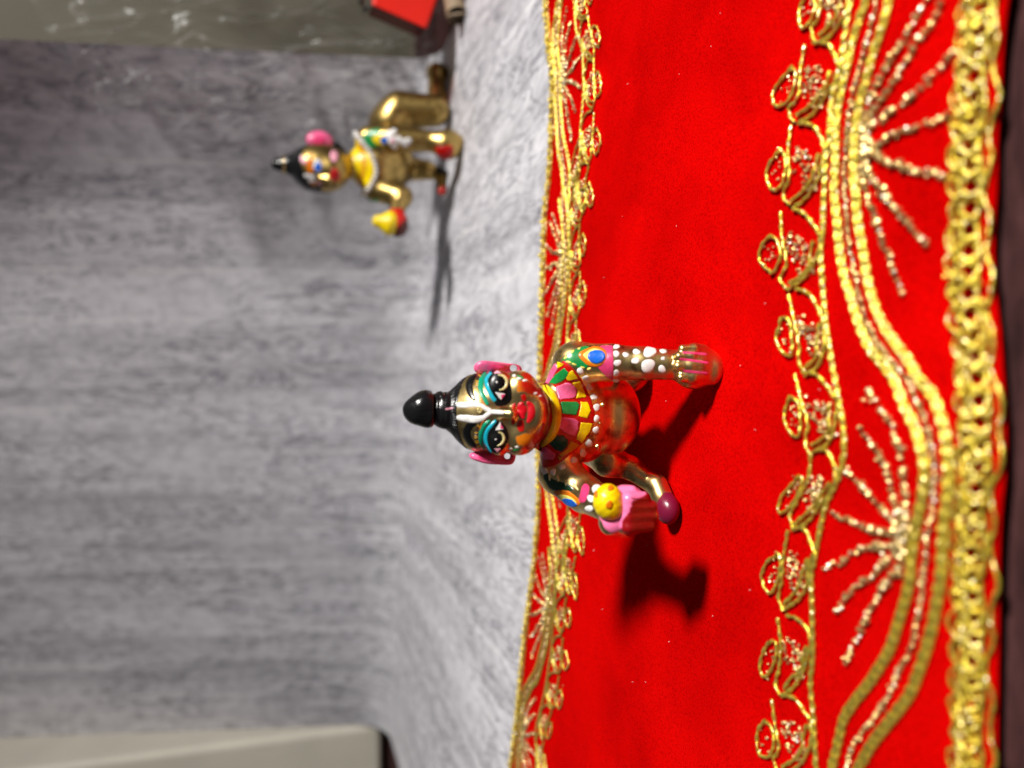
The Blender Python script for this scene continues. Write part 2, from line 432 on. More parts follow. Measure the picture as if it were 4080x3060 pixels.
class Painter:
    def __init__(s, sdf, t0): s.sdf, s.t0 = sdf, t0
    def blob(s, name, outline, mat, parent, h=.006, rings=5, n=40, dome=False, sm=True, wob=0.0):
        o = cat(outline, n, True) if sm else even(np.vstack([outline, outline[:1]]), 1e9)
        if not sm:
            q = np.vstack([outline, outline[:1]]).astype(float); o = even(q, np.linalg.norm(np.diff(q, axis=0), axis=1).sum() / n)[:-1]; n = len(o)
        wob = wob or .45
        if wob: o = o + nrng.normal(0, wob, o.shape)
        c = o.mean(0)
        ts = np.concatenate([np.linspace(0, 1, rings + 1)[1:-1], [.93, 1.0]])
        pp = np.vstack([c[None]] + [c + (o - c) * t for t in ts])
        prof = np.concatenate([[1.0]] + [np.full(n, math.sqrt(max(0, 1 - t * t)) if dome else (1.0 if t < .95 else 0.0)) for t in ts])
        P, N = onto(s.sdf, pp, s.t0)
        hh = prof * h; hh[-n:] = -.006
        V = P + N * hh[:, None]
        F4 = []
        T = np.array([[0, 1 + i, 1 + (i + 1) % n] for i in range(n)])
        for r in range(len(ts) - 1):
            b = 1 + r * n; i = np.arange(n); j = (i + 1) % n
            F4.append(np.stack([b + i, b + n + i, b + n + j, b + j], 1))
        area = np.cross(o - c, np.roll(o, -1, 0) - c).sum()
        F = [T] + F4
        if area < 0: F = [f[:, ::-1] for f in F]
        F = [f[:, ::-1] for f in F]
        return mesh(name, V, F, mat, parent)
    def oval(s, name, c, rx, ry, mat, parent, h=.006, dome=False, rot=0.0, n=28, irr=.06):
        a = np.linspace(0, 2 * math.pi, n, endpoint=False)
        r = 1 + irr * np.sin(2 * a + rng.uniform(0, 6)) + irr * .6 * np.sin(3 * a + rng.uniform(0, 6))
        x, y = rx * np.cos(a) * r, ry * np.sin(a) * r
        cr, sr = math.cos(rot), math.sin(rot)
        return s.blob(name, np.stack([c[0] + cr * x - sr * y, c[1] + sr * x + cr * y], 1), mat, parent, h, 4, n, dome)
    def stroke(s, name, path, width, mat, parent, h=.006, n=36, m=7):
        p = cat(path, n)
        width = np.asarray(width, float) * 1.25
        w_ = np.asarray(width, float) * np.ones(1) if np.ndim(width) == 0 else np.asarray(width, float)
        wd = np.interp(np.linspace(0, 1, n), np.linspace(0, 1, max(2, len(w_))), w_ if len(w_) > 1 else np.repeat(w_, 2))
        tn = np.gradient(p, axis=0); tn /= np.maximum(np.linalg.norm(tn, axis=1, keepdims=True), 1e-6)
        nm = np.stack([-tn[:, 1], tn[:, 0]], 1)
        # round ends
        e = np.linspace(0, 1, n); L = np.linalg.norm(np.diff(p, axis=0), axis=1).sum()
        edge = np.minimum(e, 1 - e) * L / np.maximum(wd * .5, 1e-6)
        wd = wd * np.sqrt(np.clip(1 - (1 - np.clip(edge, 0, 1)) ** 2, .03, 1))
        off = np.linspace(-.5, .5, m)
        pp = (p[:, None] + nm[:, None] * (off[None, :] * wd[:, None])[..., None]).reshape(-1, 2)
        P, N = onto(s.sdf, pp, s.t0)
        prof = np.array([-1.0] + [1.0] * (m - 2) + [-1.0]); prof[1] = prof[-2] = .75
        hh = np.tile(prof * h, n).reshape(n, m); hh[:, 0] = hh[:, -1] = -.005; hh[0] = hh[-1] = -.004
        V = P + N * hh.reshape(-1, 1)
        i = np.arange(n - 1)[:, None] * m + np.arange(m - 1)[None]
        F = np.stack([i, i + 1, i + m + 1, i + m], 2).reshape(-1, 4)
        # outward winding check
        a, b, c = V[F[len(F) // 2, 0]], V[F[len(F) // 2, 1]], V[F[len(F) // 2, 2]]
        if np.dot(np.cross(b - a, c - a), N[F[len(F) // 2, 0]]) < 0: F = F[:, ::-1]
        return mesh(name, V, F, mat, parent)
    def strip(s, name, inner, outer, mat, parent, h=.006, n=60, m=12):
        a, b = cat(inner, n), cat(outer, n)
        ts = np.linspace(0, 1, m)
        pp = (a[:, None] * (1 - ts)[None, :, None] + b[:, None] * ts[None, :, None]).reshape(-1, 2)
        P, N = onto(s.sdf, pp, s.t0)
        hh = np.full((n, m), h); hh[:, 0] = hh[:, -1] = -.006; hh[0] = hh[-1] = -.006
        V = P + N * hh.reshape(-1, 1)
        i = np.arange(n - 1)[:, None] * m + np.arange(m - 1)[None]
        F = np.stack([i, i + 1, i + m + 1, i + m], 2).reshape(-1, 4)
        q = F[len(F) // 2]
        if np.dot(np.cross(V[q[1]] - V[q[0]], V[q[2]] - V[q[0]]), N[q[0]]) < 0: F = F[:, ::-1]
        return mesh(name, V, F, mat, parent)
def inpoly(q, poly):
    poly = np.asarray(poly, float); x, y = q[:, 0], q[:, 1]; r = np.zeros(len(q), bool); j = len(poly) - 1
    for i in range(len(poly)):
        xi, yi, xj, yj = *poly[i], *poly[j]
        if yi != yj:
            r ^= ((yi > y) != (yj > y)) & (x < (xj - xi) * (y - yi) / (yj - yi) + xi)
        j = i
    return r
def uvsphere(c, r, nu=20, nv=12, noise=0.0):
    c = np.asarray(c, float); r = np.asarray(r, float) * np.ones(3)
    V = [c + r * [0, 0, 1]]
    for j in range(1, nv):
        th = math.pi * j / nv
        for i in range(nu):
            ph = 2 * math.pi * i / nu
            V.append(c + r * (1 + noise * nrng.normal()) * np.array([math.sin(th) * math.cos(ph), math.sin(th) * math.sin(ph), math.cos(th)]))
    V.append(c - r * [0, 0, 1]); V = np.array(V)
    i = np.arange(nu); j = (i + 1) % nu
    top = np.stack([np.zeros(nu, int), 1 + i, 1 + j], 1); b = 1 + (nv - 2) * nu
    bot = np.stack([b + i, np.full(nu, len(V) - 1), b + j], 1)
    Q = np.vstack([np.stack([1 + k * nu + i, 1 + (k + 1) * nu + i, 1 + (k + 1) * nu + j, 1 + k * nu + j], 1) for k in range(nv - 2)])
    return V, [np.vstack([top, bot]), Q]
def tube(path, r, sides=8, twist=0.0, ell=1.0, close=True):
    """swept tube; ell<1 with a twist gives a rope-like two-ply thread. r scalar or per point"""
    p = np.asarray(path, float); n = len(p)
    r = np.asarray(r, float) * np.ones(n)
    tn = np.gradient(p, axis=0); tn /= np.maximum(np.linalg.norm(tn, axis=1, keepdims=True), 1e-9)
    up = np.tile(np.array([0, 0, 1.0]), (n, 1)); bad = np.abs(tn[:, 2]) > .95; up[bad] = (1, 0, 0)
    b = np.cross(tn, up); b /= np.maximum(np.linalg.norm(b, axis=1, keepdims=True), 1e-9)
    u = np.cross(b, tn)
    L = np.concatenate([[0], np.cumsum(np.linalg.norm(np.diff(p, axis=0), axis=1))])
    a = np.linspace(0, 2 * math.pi, sides, endpoint=False)
    ph = (L * twist)[:, None]
    ca, sa = np.cos(a)[None], np.sin(a)[None] * ell
    x = ca * np.cos(ph) - sa * np.sin(ph); y = ca * np.sin(ph) + sa * np.cos(ph)
    V = (p[:, None] + (b[:, None] * x[..., None] + u[:, None] * y[..., None]) * r[:, None, None]).reshape(-1, 3)
    i = np.arange(n - 1)[:, None] * sides + np.arange(sides)[None]; j = np.arange(n - 1)[:, None] * sides + (np.arange(sides) + 1)[None] % sides
    F = np.stack([i, j, j + sides, i + sides], 2).reshape(-1, 4)[:, ::-1]
    return V, F
def joinm(parts):
    Vs, F3, F4, o = [], [], [], 0
    for V, F in parts:
        for f in (F if isinstance(F, list) else [F]):
            f = np.asarray(f); (F3 if f.shape[1] == 3 else F4).append(f + o)
        Vs.append(V); o += len(V)
    return np.vstack(Vs), ([np.vstack(F3)] if F3 else []) + ([np.vstack(F4)] if F4 else [])

# ================================================================== THE SETTING
# dark table cover
n = 40
gx, gy = np.meshgrid(np.linspace(-60, 60, n), np.linspace(-20, 90, n), indexing='ij')
V = np.stack([gx.ravel(), gy.ravel(), np.full(n * n, -.32)], 1)
i = (np.arange(n - 1)[:, None] * n + np.arange(n - 1)[None]).ravel()
F = np.stack([i, i + n, i + n + 1, i + 1], 1)
tag(mesh('table_cover', V, F, M['table']), kind='structure', label='dark brown table cover in front of the red cloth')

# paper backdrop: flat on the table, sweeping up into a leaning wall
XB = [-27, -23.5, -12, -1.5, 5.7, 10, 14, 16]
YB = [54.8, 53, 47.6, 42.6, 38.9, 36.4, 33.8, 32.8]
def sheet_grid(nu=90, nv=120):
    V, UVs = [], []
    for a in range(nu):
        x = -24.2 + (14.8 + 24.2) * a / (nu - 1)
        yb = np.interp(x, XB, YB)
        R = 2.9 if x < 2 else max(1.6, 2.9 - (x - 2) * .14)
        lean = math.radians(78)
        L1 = yb - R * .9 - 8.0; L2 = R * lean; L3 = 34.0
        for b in range(nv):
            s = (b / (nv - 1)) * (L1 + L2 + L3)
            if s < L1: y, z = 8.0 + s, 0.0
            elif s < L1 + L2:
                q = (s - L1) / R; y = 8.0 + L1 + R * math.sin(q); z = R * (1 - math.cos(q))
            else:
                q = s - L1 - L2
                y = 8.0 + L1 + R * math.sin(lean) + q * math.cos(lean); z = R * (1 - math.cos(lean)) + q * math.sin(lean)
            # gentle buckling of the thin sheet
            wz = .10 * math.sin(x * .33 + y * .11) * min(1, max(0, (y - 24) / 10))
            cu = max(0.0, x - 4.0) ** 2 * min(1.6, z / 16.0)     # the right edge curls forward
            V.append((x - .0068 * cu, y + wz * .8 - .020 * cu, z - .075 + abs(wz) * .5)); UVs.append((x * 1.0, s - L1))
    V = np.array(V); i = (np.arange(nu - 1)[:, None] * nv + np.arange(nv - 1)[None]).ravel()
    return V, np.stack([i, i + nv, i + nv + 1, i + 1], 1), np.array(UVs)
V, F, UVs = sheet_grid()
pap = mesh('backdrop_paper', V, F, M['paper'])
uvl = pap.data.uv_layers.new(name='UVMap')
li = np.empty(len(pap.data.loops), np.int32); pap.data.loops.foreach_get('vertex_index', li)
uvl.data.foreach_set('uv', UVs[li].astype(np.float32).ravel())
so = pap.modifiers.new('thickness', 'SOLIDIFY'); so.thickness = .00012; so.offset = -1; so.use_rim = False
tag(pap, 'grey wood-print paper sheet sweeping up from table into backdrop wall', kind='structure')

# khaki wall behind, right
def boxm(lo, hi, bev=0.0):
    lo, hi = np.asarray(lo, float), np.asarray(hi, float)
    V = np.array([[(lo, hi)[a][0], (lo, hi)[b][1], (lo, hi)[c][2]] for a in (0, 1) for b in (0, 1) for c in (0, 1)])
    F = np.array([[0, 1, 3, 2], [4, 6, 7, 5], [0, 4, 5, 1], [2, 3, 7, 6], [0, 2, 6, 4], [1, 5, 7, 3]])
    return V, F
def bevel(o, wd, seg=3):
    m = o.modifiers.new('bevel', 'BEVEL'); m.width = wd * U; m.segments = seg; m.limit_method = 'ANGLE'; return o
V, F = boxm((13.2, 42, -.4), (70, 43, 60)); tag(mesh('wall', V, F, M['wall'], smooth=False), kind='structure', label='khaki painted wall behind the paper backdrop')
cab = thing('cream_cabinet', (-34, 54, -.3), 'cream cabinet edge with rounded bottom corner beyond left side of paper', 'cabinet')
V, F = boxm((-46, 53.2, .2), (-24.22, 60, 45)); bevel(mesh('panel', V, F, M['creampanel'], cab, False), .5, 5)
V, F = boxm((-45, 54.2, -.3), (-24.9, 59, .15)); bevel(mesh('plinth', V, F, M['brownwood'], cab, False), .15)

# ================================================================== RED CLOTH with zari borders
za = lambda pts, y0: [(3000 + .4882 * x, y0 + .4882 * y) for x, y in pts]
def gl_(pts, z=.05): return np.array([G(a, b, z) for a, b in pts])
braid = gl_(za([(1830, -60), (1810, 0), (1765, 300), (1740, 600), (1720, 900), (1690, 1200), (1680, 1640)], 0)[:-1] + za([(1690, 0), (1665, 300), (1660, 600), (1685, 900), (1725, 1200), (1760, 1600)], 750)
            + za([(1765, 150), (1785, 400), (1780, 800), (1745, 1200)], 1500) + za([(1735, 0), (1720, 600), (1705, 1200), (1700, 1700)], 2250))
braid = braid[np.argsort(braid[:, 0])]
backedge = gl_([(2160, -60), (2166, 0), (2179, 158), (2193, 316), (2187, 452), (2176, 723), (2164, 827), (2155, 1080), (2145, 1333), (2143, 1600), (2139, 1936), (2124, 2153), (2117, 2262), (2097, 2450), (2061, 2748), (2032, 3022), (2025, 3120)])
backedge = backedge[np.argsort(backedge[:, 0])]
def Yf(x): return np.interp(x, braid[:, 0], braid[:, 1])
def Yb(x):
    return np.interp(x, backedge[:, 0], backedge[:, 1]) + np.minimum(0, x - backedge[0, 0]) * -.12
X0, X1 = G(3700, 3060)[0], G(3700, 0)[0]
XL = 8.72                                     # pattern repeat along the cloth
XM = .5 * (X0 + X1)
clothw = lambda x, y: .020 * np.sin(x * 1.3 + y * .5) + .014 * np.sin(y * 1.1 - x * .6)

cloth = thing('red_velvet_cloth', (0, 11, -.06), 'red velvet cloth with gold embroidered borders spread under the near figurine', 'cloth')
nx, ny = 160, 70
xs = np.linspace(-15.5, 15.5, nx)
V = []
for x in xs:
    y0, y1 = Yf(x) - .25, Yb(x) - .05
    yy = y0 + (y1 - y0) * np.linspace(0, 1, ny)
    zz = .02 + clothw(x, yy) - .10 * np.exp(-((yy - y0) / .25) ** 2) - .03 * np.exp(-((yy - y1) / .2) ** 2)
    V.append(np.stack([np.full(ny, x), yy, zz], 1))
V = np.vstack(V)
i = (np.arange(nx - 1)[:, None] * ny + np.arange(ny - 1)[None]).ravel()
F = np.stack([i, i + ny, i + ny + 1, i + 1], 1)
vel = mesh('velvet_sheet', V, F, M['velvet'], cloth)
so = vel.modifiers.new('thickness', 'SOLIDIFY'); so.thickness = .0006; so.offset = -1

# --- tracing of one repeat of the border: (along, distance from the edge braid)
def tr(pts):
    p = gl_(pts, .05); return np.stack([p[:, 0], p[:, 1] - Yf(p[:, 0])], 1)
c1 = tr([(3390, -30), (3386, 0), (3364, 156), (3350, 280), (3318, 400), (3312, 520), (3296, 650), (3290, 760), (3283, 900), (3273, 1000), (3278, 1140), (3290, 1290), (3312, 1430), (3335, 1545), (3368, 1740), (3366, 1830), (3340, 1920), (3298, 2010), (3273, 2110), (3244, 2250), (3235, 2300), (3234, 2590), (3222, 2720), (3232, 2850), (3244, 3060), (3246, 3080)])
W1 = tr(za([(925, -40), (920, 0), (860, 180), (800, 400), (760, 600), (720, 800), (692, 1000), (685, 1250)], 0) + za([(675, 60), (692, 250), (705, 450), (740, 700), (800, 900), (860, 1100), (950, 1300), (1080, 1450)], 750)
        + za([(1160, 30), (1250, 250), (1340, 420), (1400, 620), (1420, 800), (1400, 1000), (1350, 1250), (1310, 1480)], 1500) + za([(1305, 60), (1265, 250), (1190, 480), (1110, 700), (950, 950), (830, 1100), (730, 1250), (690, 1400), (640, 1620), (620, 1720)], 2250))
W2 = tr(za([(1115, -40), (1110, 0), (1070, 180), (1000, 400), (940, 620), (890, 800), (850, 1000), (832, 1200), (830, 1400)], 0) + za([(845, 60), (855, 250), (890, 480), (925, 720), (965, 880), (1040, 1080), (1150, 1250), (1280, 1420)], 750)
        + za([(1355, 20), (1480, 160), (1550, 350), (1590, 500), (1615, 750), (1605, 1000), (1575, 1250), (1560, 1500)], 1500) + za([(1555, 80), (1505, 350), (1460, 550), (1380, 800), (1280, 1050), (1130, 1250), (970, 1450), (870, 1620), (820, 1720)], 2250))
BL = tr(za([(1010, 0), (990, 100), (930, 350), (880, 520), (830, 730), (795, 930), (770, 1150), (755, 1350)], 0) + za([(755, 60), (770, 300), (790, 480), (830, 700), (880, 950), (950, 1150), (1030, 1280), (1130, 1400)], 750)
        + za([(1260, 30), (1400, 320), (1460, 480), (1500, 680), (1500, 870), (1490, 1100), (1440, 1300), (1425, 1500)], 1500) + za([(1400, 100), (1370, 350), (1290, 680), (1180, 880), (1080, 1100), (930, 1300), (800, 1480), (750, 1660)], 2250))
A_, B_, C_, D_ = 0, 750, 1500, 2250
fan1 = [za([(905, 1040), (1000, 720), (1200, 380), (1310, 170), (1420, 0)], A_), za([(920, 1060), (1060, 800), (1220, 540), (1420, 230), (1540, 40)], A_),
        za([(915, 1080), (1160, 890), (1280, 800), (1500, 580), (1640, 440)], A_), za([(920, 1130), (1000, 1180), (1170, 1090), (1380, 1020), (1580, 940)], A_),
        za([(905, 1190), (1100, 1310), (1290, 1390), (1530, 1430)], A_), za([(900, 1220), (960, 1420), (1050, 1570)], A_) + za([(1150, 150), (1270, 320), (1390, 450)], B_),
        za([(890, 1240), (900, 1440), (935, 1600)], A_) + za([(980, 200), (1060, 430), (1130, 640), (1210, 850)], B_)]
fan2 = [za([(1270, 1240), (1260, 950), (1240, 700), (1160, 430), (1060, 280), (940, 110)], C_), za([(1260, 1250), (1190, 1060), (1130, 850), (1060, 640), (890, 440)], C_),
        za([(1270, 1270), (1130, 1150), (980, 980), (780, 760)], C_), za([(1260, 1300), (1070, 1270), (900, 1220), (650, 1110)], C_),
        za([(1250, 1340), (1140, 1380), (900, 1420), (740, 1500), (590, 1570)], C_), za([(1230, 1380), (1120, 1480)], C_) + za([(1010, 60), (860, 170), (690, 370)], D_),
        za([(1240, 1420), (1190, 1600)], C_) + za([(1110, 150), (980, 350), (880, 550), (740, 800)], D_)]
starts = [-160, 161, 490, 833, 1155, 1478, 1793, 2100, 2445, 2768]
motif = dict(arc=[(107, 0), (60, 12), (24, 60), (5, 105)], leaf=[(5, 105), (14, 160), (24, 215), (59, 268), (112, 307)],
             vein=[(137, 12), (128, 112), (122, 200), (137, 255), (117, 305)],
             leaf2=[(28, 120), (36, 165), (46, 210), (72, 248), (110, 278)], vein2=[(110, 40), (100, 110), (98, 190), (108, 250)],
             loop2=[(168, 128), (180, 150), (184, 185), (176, 214), (162, 208), (155, 172), (160, 138), (168, 128)],
             loop=[(166, 100), (190, 135), (200, 185), (186, 234), (158, 232), (139, 175), (148, 118), (166, 100)])
c1px = np.array(sorted([(b, a) for a, b in [(3390, -200), (3386, 0), (3364, 156), (3350, 280), (3318, 400), (3312, 520), (3296, 650), (3290, 760), (3283, 900), (3273, 1000), (3278, 1140), (3290, 1290), (3312, 1430), (3335, 1545), (3368, 1740), (3366, 1830), (3340, 1920), (3298, 2010), (3273, 2110), (3244, 2250), (3235, 2300), (3234, 2590), (3222, 2720), (3232, 2850), (3244, 3060), (3246, 3200)]]))
def mot(pts, st, sc_, tl):
    return tr([(np.interp(st + tl * t_ / 307.0, c1px[:, 0], c1px[:, 1]) - n_ * sc_, st + tl * t_ / 307.0) for n_, t_ in pts])

ICO_V = np.array([[0, 0, 1.0]] + [[.894 * math.cos(k * 1.2566), .894 * math.sin(k * 1.2566), .447] for k in range(5)] + [[.894 * math.cos(k * 1.2566 + .6283), .894 * math.sin(k * 1.2566 + .6283), -.447] for k in range(5)] + [[0, 0, -1.0]])
ICO_F = np.array([[0, 1 + k, 1 + (k + 1) % 5] for k in range(5)] + [[1 + k, 6 + k, 1 + (k + 1) % 5] for k in range(5)] + [[1 + (k + 1) % 5, 6 + k, 6 + (k + 1) % 5] for k in range(5)] + [[11, 6 + (k + 1) % 5, 6 + k] for k in range(5)])
def bead(c, r):
    a = nrng.normal(size=(3, 3)); q, _ = np.linalg.qr(a)
    if np.linalg.det(q) < 0: q[:, 0] *= -1
    return (ICO_V * (r * np.array([1, .8, 1.15]))) @ q.T + c, ICO_F
def rope(path, r, step=.022, z=0.0):
    p = even(path, step)
    p = p + np.stack([nrng.normal(0, .003, len(p)), nrng.normal(0, .003, len(p)), .006 * np.sin(np.arange(len(p)) * .9)], 1)
    return tube(p, r * (1 + .07 * np.sin(np.arange(len(p)) * .55 + rng.uniform(0, 6))), 8, 2 * math.pi / (r * 13), .72)
def build_border(mp):
    """one repeat of the border through the mapping mp((along, dist), z) -> cm; every cord, strand and leaf is a part"""
    def cordpair(path, name, gap=.044, r=.025):
        q = cat(path, 420); tn = np.gradient(q, axis=0); tn /= np.linalg.norm(tn, axis=1, keepdims=True); nm = np.stack([-tn[:, 1], tn[:, 0]], 1)
        mesh(name, *joinm([rope(mp(q + nm * o, .052), r) for o in (-gap, 0, gap)]), M['zari'], cloth)
    cordpair(W1, 'wave_cord'); cordpair(W2, 'wave_cord')
    cordpair(c1, 'line_cord', .022, .022)
    def strand(path, r, name='bead_strand', taper=True):
        q = even(mp(cat(path, 80), .05), r * 1.45); k = len(q); bs = []
        for j in range(k):
            s_ = r * (1 - .35 * j / k if taper else 1) * rng.uniform(.8, 1.2)
            bs.append(bead(q[j] + nrng.normal(0, r * .22, 3) * [1, 1, .5], s_))
            if rng.random() < .35: bs.append(bead(q[j] + nrng.normal(0, r * .7, 3) * [1, 1, .3], s_ * .6))
        mesh(name, *joinm(bs), M['beads'], cloth, smooth=False)
    strand(BL, .034, 'bead_line', False)
    for f in fan1 + fan2: strand(tr(f), .060)
    for st in starts:
        sk = rng.uniform(.95, 1.2); tl = 330 + rng.uniform(-14, 10)
        jit = lambda pts: [(a + rng.uniform(-7, 7), b + rng.uniform(-7, 7)) for a, b in pts]
        parts = [rope(mp(cat(mot(jit(motif[k]), st, sk, tl), 60), .055), .029) for k in ('arc', 'leaf', 'vein', 'loop', 'leaf2')]
        leaf = mesh('leaf_scroll', *joinm(parts), M['zari'], cloth)
        bs = []
        for _ in range(54):
            a = rng.uniform(0, 6.28); rr = math.sqrt(rng.random())
            q = mot([(72 + 40 * rr * math.cos(a) - 26 * rr * math.sin(a), 170 + 85 * rr * math.sin(a))], st, sk, tl)
            bs.append(bead(mp(q, .045)[0], .026 * rng.uniform(.7, 1.3)))
        for _ in range(10):
            q = mot([(170 + rng.gauss(0, 12), 170 + rng.gauss(0, 35))], st, sk, tl); bs.append(bead(mp(q, .045)[0], .02))
        mesh('leaf_beads', *joinm(bs), M['beads'], leaf, smooth=False)
    # edge braid: plaited strands with wrapped loops
    s = np.linspace(X0 - .02, X0 + XL + .02, 900); parts = []
    for k in range(3):
        ph = math.pi * 2 * k / 3
        d = -.04 + .10 * np.sin(s * 2 * math.pi / .62 + ph) + .02 * np.sin(s * 3.1)
        zz = .06 + .035 * np.cos(2 * (s * 2 * math.pi / .62 + ph))
        p = mp(np.stack([s, d], 1), 0.0); p[:, 2] += zz
        parts.append(rope(p, .026, .025))
    for pit, am, dd, r0 in ((.21, .07, -.11, .017), (.27, .085, .02, .018)):
        ph = np.linspace(0, XL / pit * 2 * math.pi, int(XL / pit * 16)); jit_ = .018 * np.sin(ph * .37) + .012 * np.sin(ph * .83 + 1)
        sx_ = X0 + ph / (2 * math.pi) * pit + am * .9 * np.sin(ph); p = mp(np.stack([sx_, dd + am * np.cos(ph) + jit_], 1), 0.0); p[:, 2] += .085 + .03 * np.sin(ph + .8)
        parts.append(rope(p, r0, .03))
    for o in (-.165, .085):
        p = mp(np.stack([s, o + .018 * np.sin(s * 9 + o)], 1), .045); parts.append(rope(p, .024, .025))
    mesh('edge_braid', *joinm(parts), M['zari'], cloth)
    bs = [bead(mp(np.array([[rng.uniform(X0, X0 + XL), rng.gauss(-.04, .08)]]), .10)[0], .035 * rng.uniform(.6, 1.3)) for _ in range(90)]
    mesh('braid_sequins', *joinm(bs), M['zari'], cloth, smooth=False)
    p = mp(np.stack([s, -.235 + .03 * np.sin(s * 4.1) + .03 * np.sin(s * 11)], 1), .02); mesh('stray_thread', *rope(p, .022, .04), M['zari'], cloth)

def mp_front(shift):
    def f(q, z):
        x = q[:, 0] + shift; y = Yf(x) + q[:, 1]
        return np.stack([x, y, z + clothw(x, y) - .05 * np.exp(-((q[:, 1] + .27) / .25) ** 2)], 1)
    return f
def mp_back(shift):
    def f(q, z):
        x = q[:, 0] + shift; y = Yb(x) - .20 - q[:, 1] * 1.0
        return np.stack([x, y, z + clothw(x, y)], 1)
    return f
build_border(mp_front(0.0))
for k in (-1, 0, 1): build_border(mp_back(.30 + k * XL))

# lint and stray pile fibres on the velvet
parts = []
for _ in range(30):
    x, y = rng.uniform(-6, 6), rng.uniform(7.6, 15.5); a = rng.uniform(0, 6.28); L = rng.uniform(.008, .03)
    q = np.array([[x, y, .035], [x + L * .5 * math.cos(a), y + L * .5 * math.sin(a), .05], [x + L * math.cos(a + .8), y + L * math.sin(a + .8), .04]])
    q[:, 2] += clothw(x, y); parts.append(tube(cat(q, 5), .0038, 4))
M['lint'] = m_paint('pale_lint', (.75, .55, .55), .8)
tag(mesh('lint', *joinm(parts), M['lint']), 'tiny pale lint fibres scattered on the red velvet', 'lint', kind='stuff')

# ================================================================== NEAR FIGURINE
def rp(n, p): return n * dep(p) / FPX
z1 = lambda x, y: (1560 + .6873 * x, 1300 + .6873 * y)
z2 = lambda x, y: (1580 + .3165 * x, 1400 + .3165 * y)
z3 = lambda x, y: (2080 + .3707 * x, 1340 + .3707 * y)
z4 = lambda x, y: (2080 + .3978 * x, 1760 + .3978 * y)
def L(zf, pts): return np.array([zf(*p) for p in pts])

near = thing('crawling_figurine', (-.5, 11.6, 0.03), 'small crawling brass figurine painted with bright enamel on the red cloth, black topknot', 'figurine')
S = SDF()
hd = J(1985, 1643, 10.95)
headS = SDF()                                     # the head alone, reused for the hair
for T_ in (S, headS):
    T_.ell(hd, (rp(162, hd), .60, rp(180, hd)))
    a = J(1900, 1643, 10.97); b = J(1780, 1636, 10.97); T_.cap(a, b, rp(142, a), rp(70, b), .12); T_.ell(J(1905, 1642, 10.97), (rp(152, a), .56, rp(112, a)), .1)
S.ell(J(2085, 1645, 10.74), (.50, .47, .36), .15)
for py, yy in ((1548, 10.55), (1742, 10.57)):
    S.ell(J(2068, py, yy), .27, .16)
for py, yy in ((1550, 10.49), (1741, 10.50)):
    S.ell(J(1990, py, yy), (.27, .14, .20), .06)
S.cap(J(1960, 1645, 10.40), J(2036, 1650, 10.28), .055, .085, .07)
S.ell(J(2046, 1630, 10.37), .06, .03).ell(J(2046, 1670, 10.37), .06, .03)
for py0, py1, py2, px0, px1, yy, r in ((1612, 1648, 1688, 2074, 2080, 10.36, .05), (1618, 1648, 1682, 2104, 2110, 10.37, .06)):
    S.cap(J(px0, py0, yy + .05), J(px1, py1, yy), r * .7, r, .03).cap(J(px1, py1, yy), J(px0, py2, yy + .05), r, r * .7, .03)
S.ell(J(2142, 1645, 10.40), (.24, .16, .13), .12)
S.cap(J(2150, 1652, 11.2), J(2250, 1655, 11.4), rp(105, hd), rp(120, hd), .1)
S.ell(J(2320, 1652, 11.48), (.80, .55, .58), .18)
S.cap(J(2225, 1600, 11.35), J(2290, 1452, 11.12), .28, .34, .15)
S.cap(J(2225, 1720, 11.35), J(2235, 1885, 11.25), .28, .34, .15)
# belly, back, hips
S.ell(J(2428, 1652, 11.58), (.68, .62, .50), .12)
S.cap((-.5, 11.8, 1.40), (-.7, 13.7, 1.05), .58, .72, .2)
S.ell((-.72, 13.9, .95), (.85, .75, .78), .2)
# right arm and hand planted on the cloth
S.cap(J(2295, 1447, 11.05), J(2440, 1445, 10.75), .33, .29, .12)
S.cap(J(2440, 1445, 10.75), J(2560, 1448, 10.54), .285, .255, .06).cap(J(2560, 1448, 10.54), J(2650, 1452, 10.40), .255, .24, .06)
S.ell(J(2768, 1460, 10.28), (.36, .33, .38), .14)
S.ell(J(2835, 1470, 10.16), (.26, .24, .17), .08)
for py, l0, l1, rr in ((1389, 2712, 2806, .075), (1420, 2698, 2822, .085), (1459, 2694, 2826, .088), (1504, 2706, 2812, .082)):
    S.cap(J(l0 + 8, py, 10.12), J(l0 + 55, py, 10.09), rr * .85, rr * 1.0, .05).cap(J(l0 + 55, py, 10.09), J(l1, py + 4, 10.13), rr, rr * .9, .05)
# left arm raised, palm up
S.cap(J(2232, 1888, 11.2), J(2330, 1968, 10.85), .34, .285, .1)
S.cap(J(2330, 1968, 10.85), J(2415, 2010, 10.15), .285, .25, .1)
S.ell(J(2492, 2036, 9.86), (.385, .28, .36), .1)
S.ell(J(2430, 2085, 9.85), (.17, .16, .16), .1)
for k, (py, l1) in enumerate(((1985, 2560), (2018, 2590), (2054, 2596), (2092, 2580))):
    S.cap(J(2505, py + 6, 9.62), J(l1 + 4, py, 9.66), .112, .095, .05)
S.cap(J(2470, 1965, 9.85), J(2520, 1952, 9.75), .08, .06, .05)
# left leg: under the belly to the foot
S.cap((-1.05, 13.3, .9), J(2425, 1835, 12.0), .42, .28, .12)
S.cap(J(2425, 1835, 12.05), J(2517, 1866, 11.9), .28, .20, .1)
S.cap(J(2517, 1866, 11.9), J(2612, 1935, 11.62), .20, .17, .08)
S.cap(J(2617, 1930, 11.55), J(2650, 2010, 11.32), .18, .19, .08)
S.ell(J(2660, 2030, 11.25), (.25, .24, .19), .08)
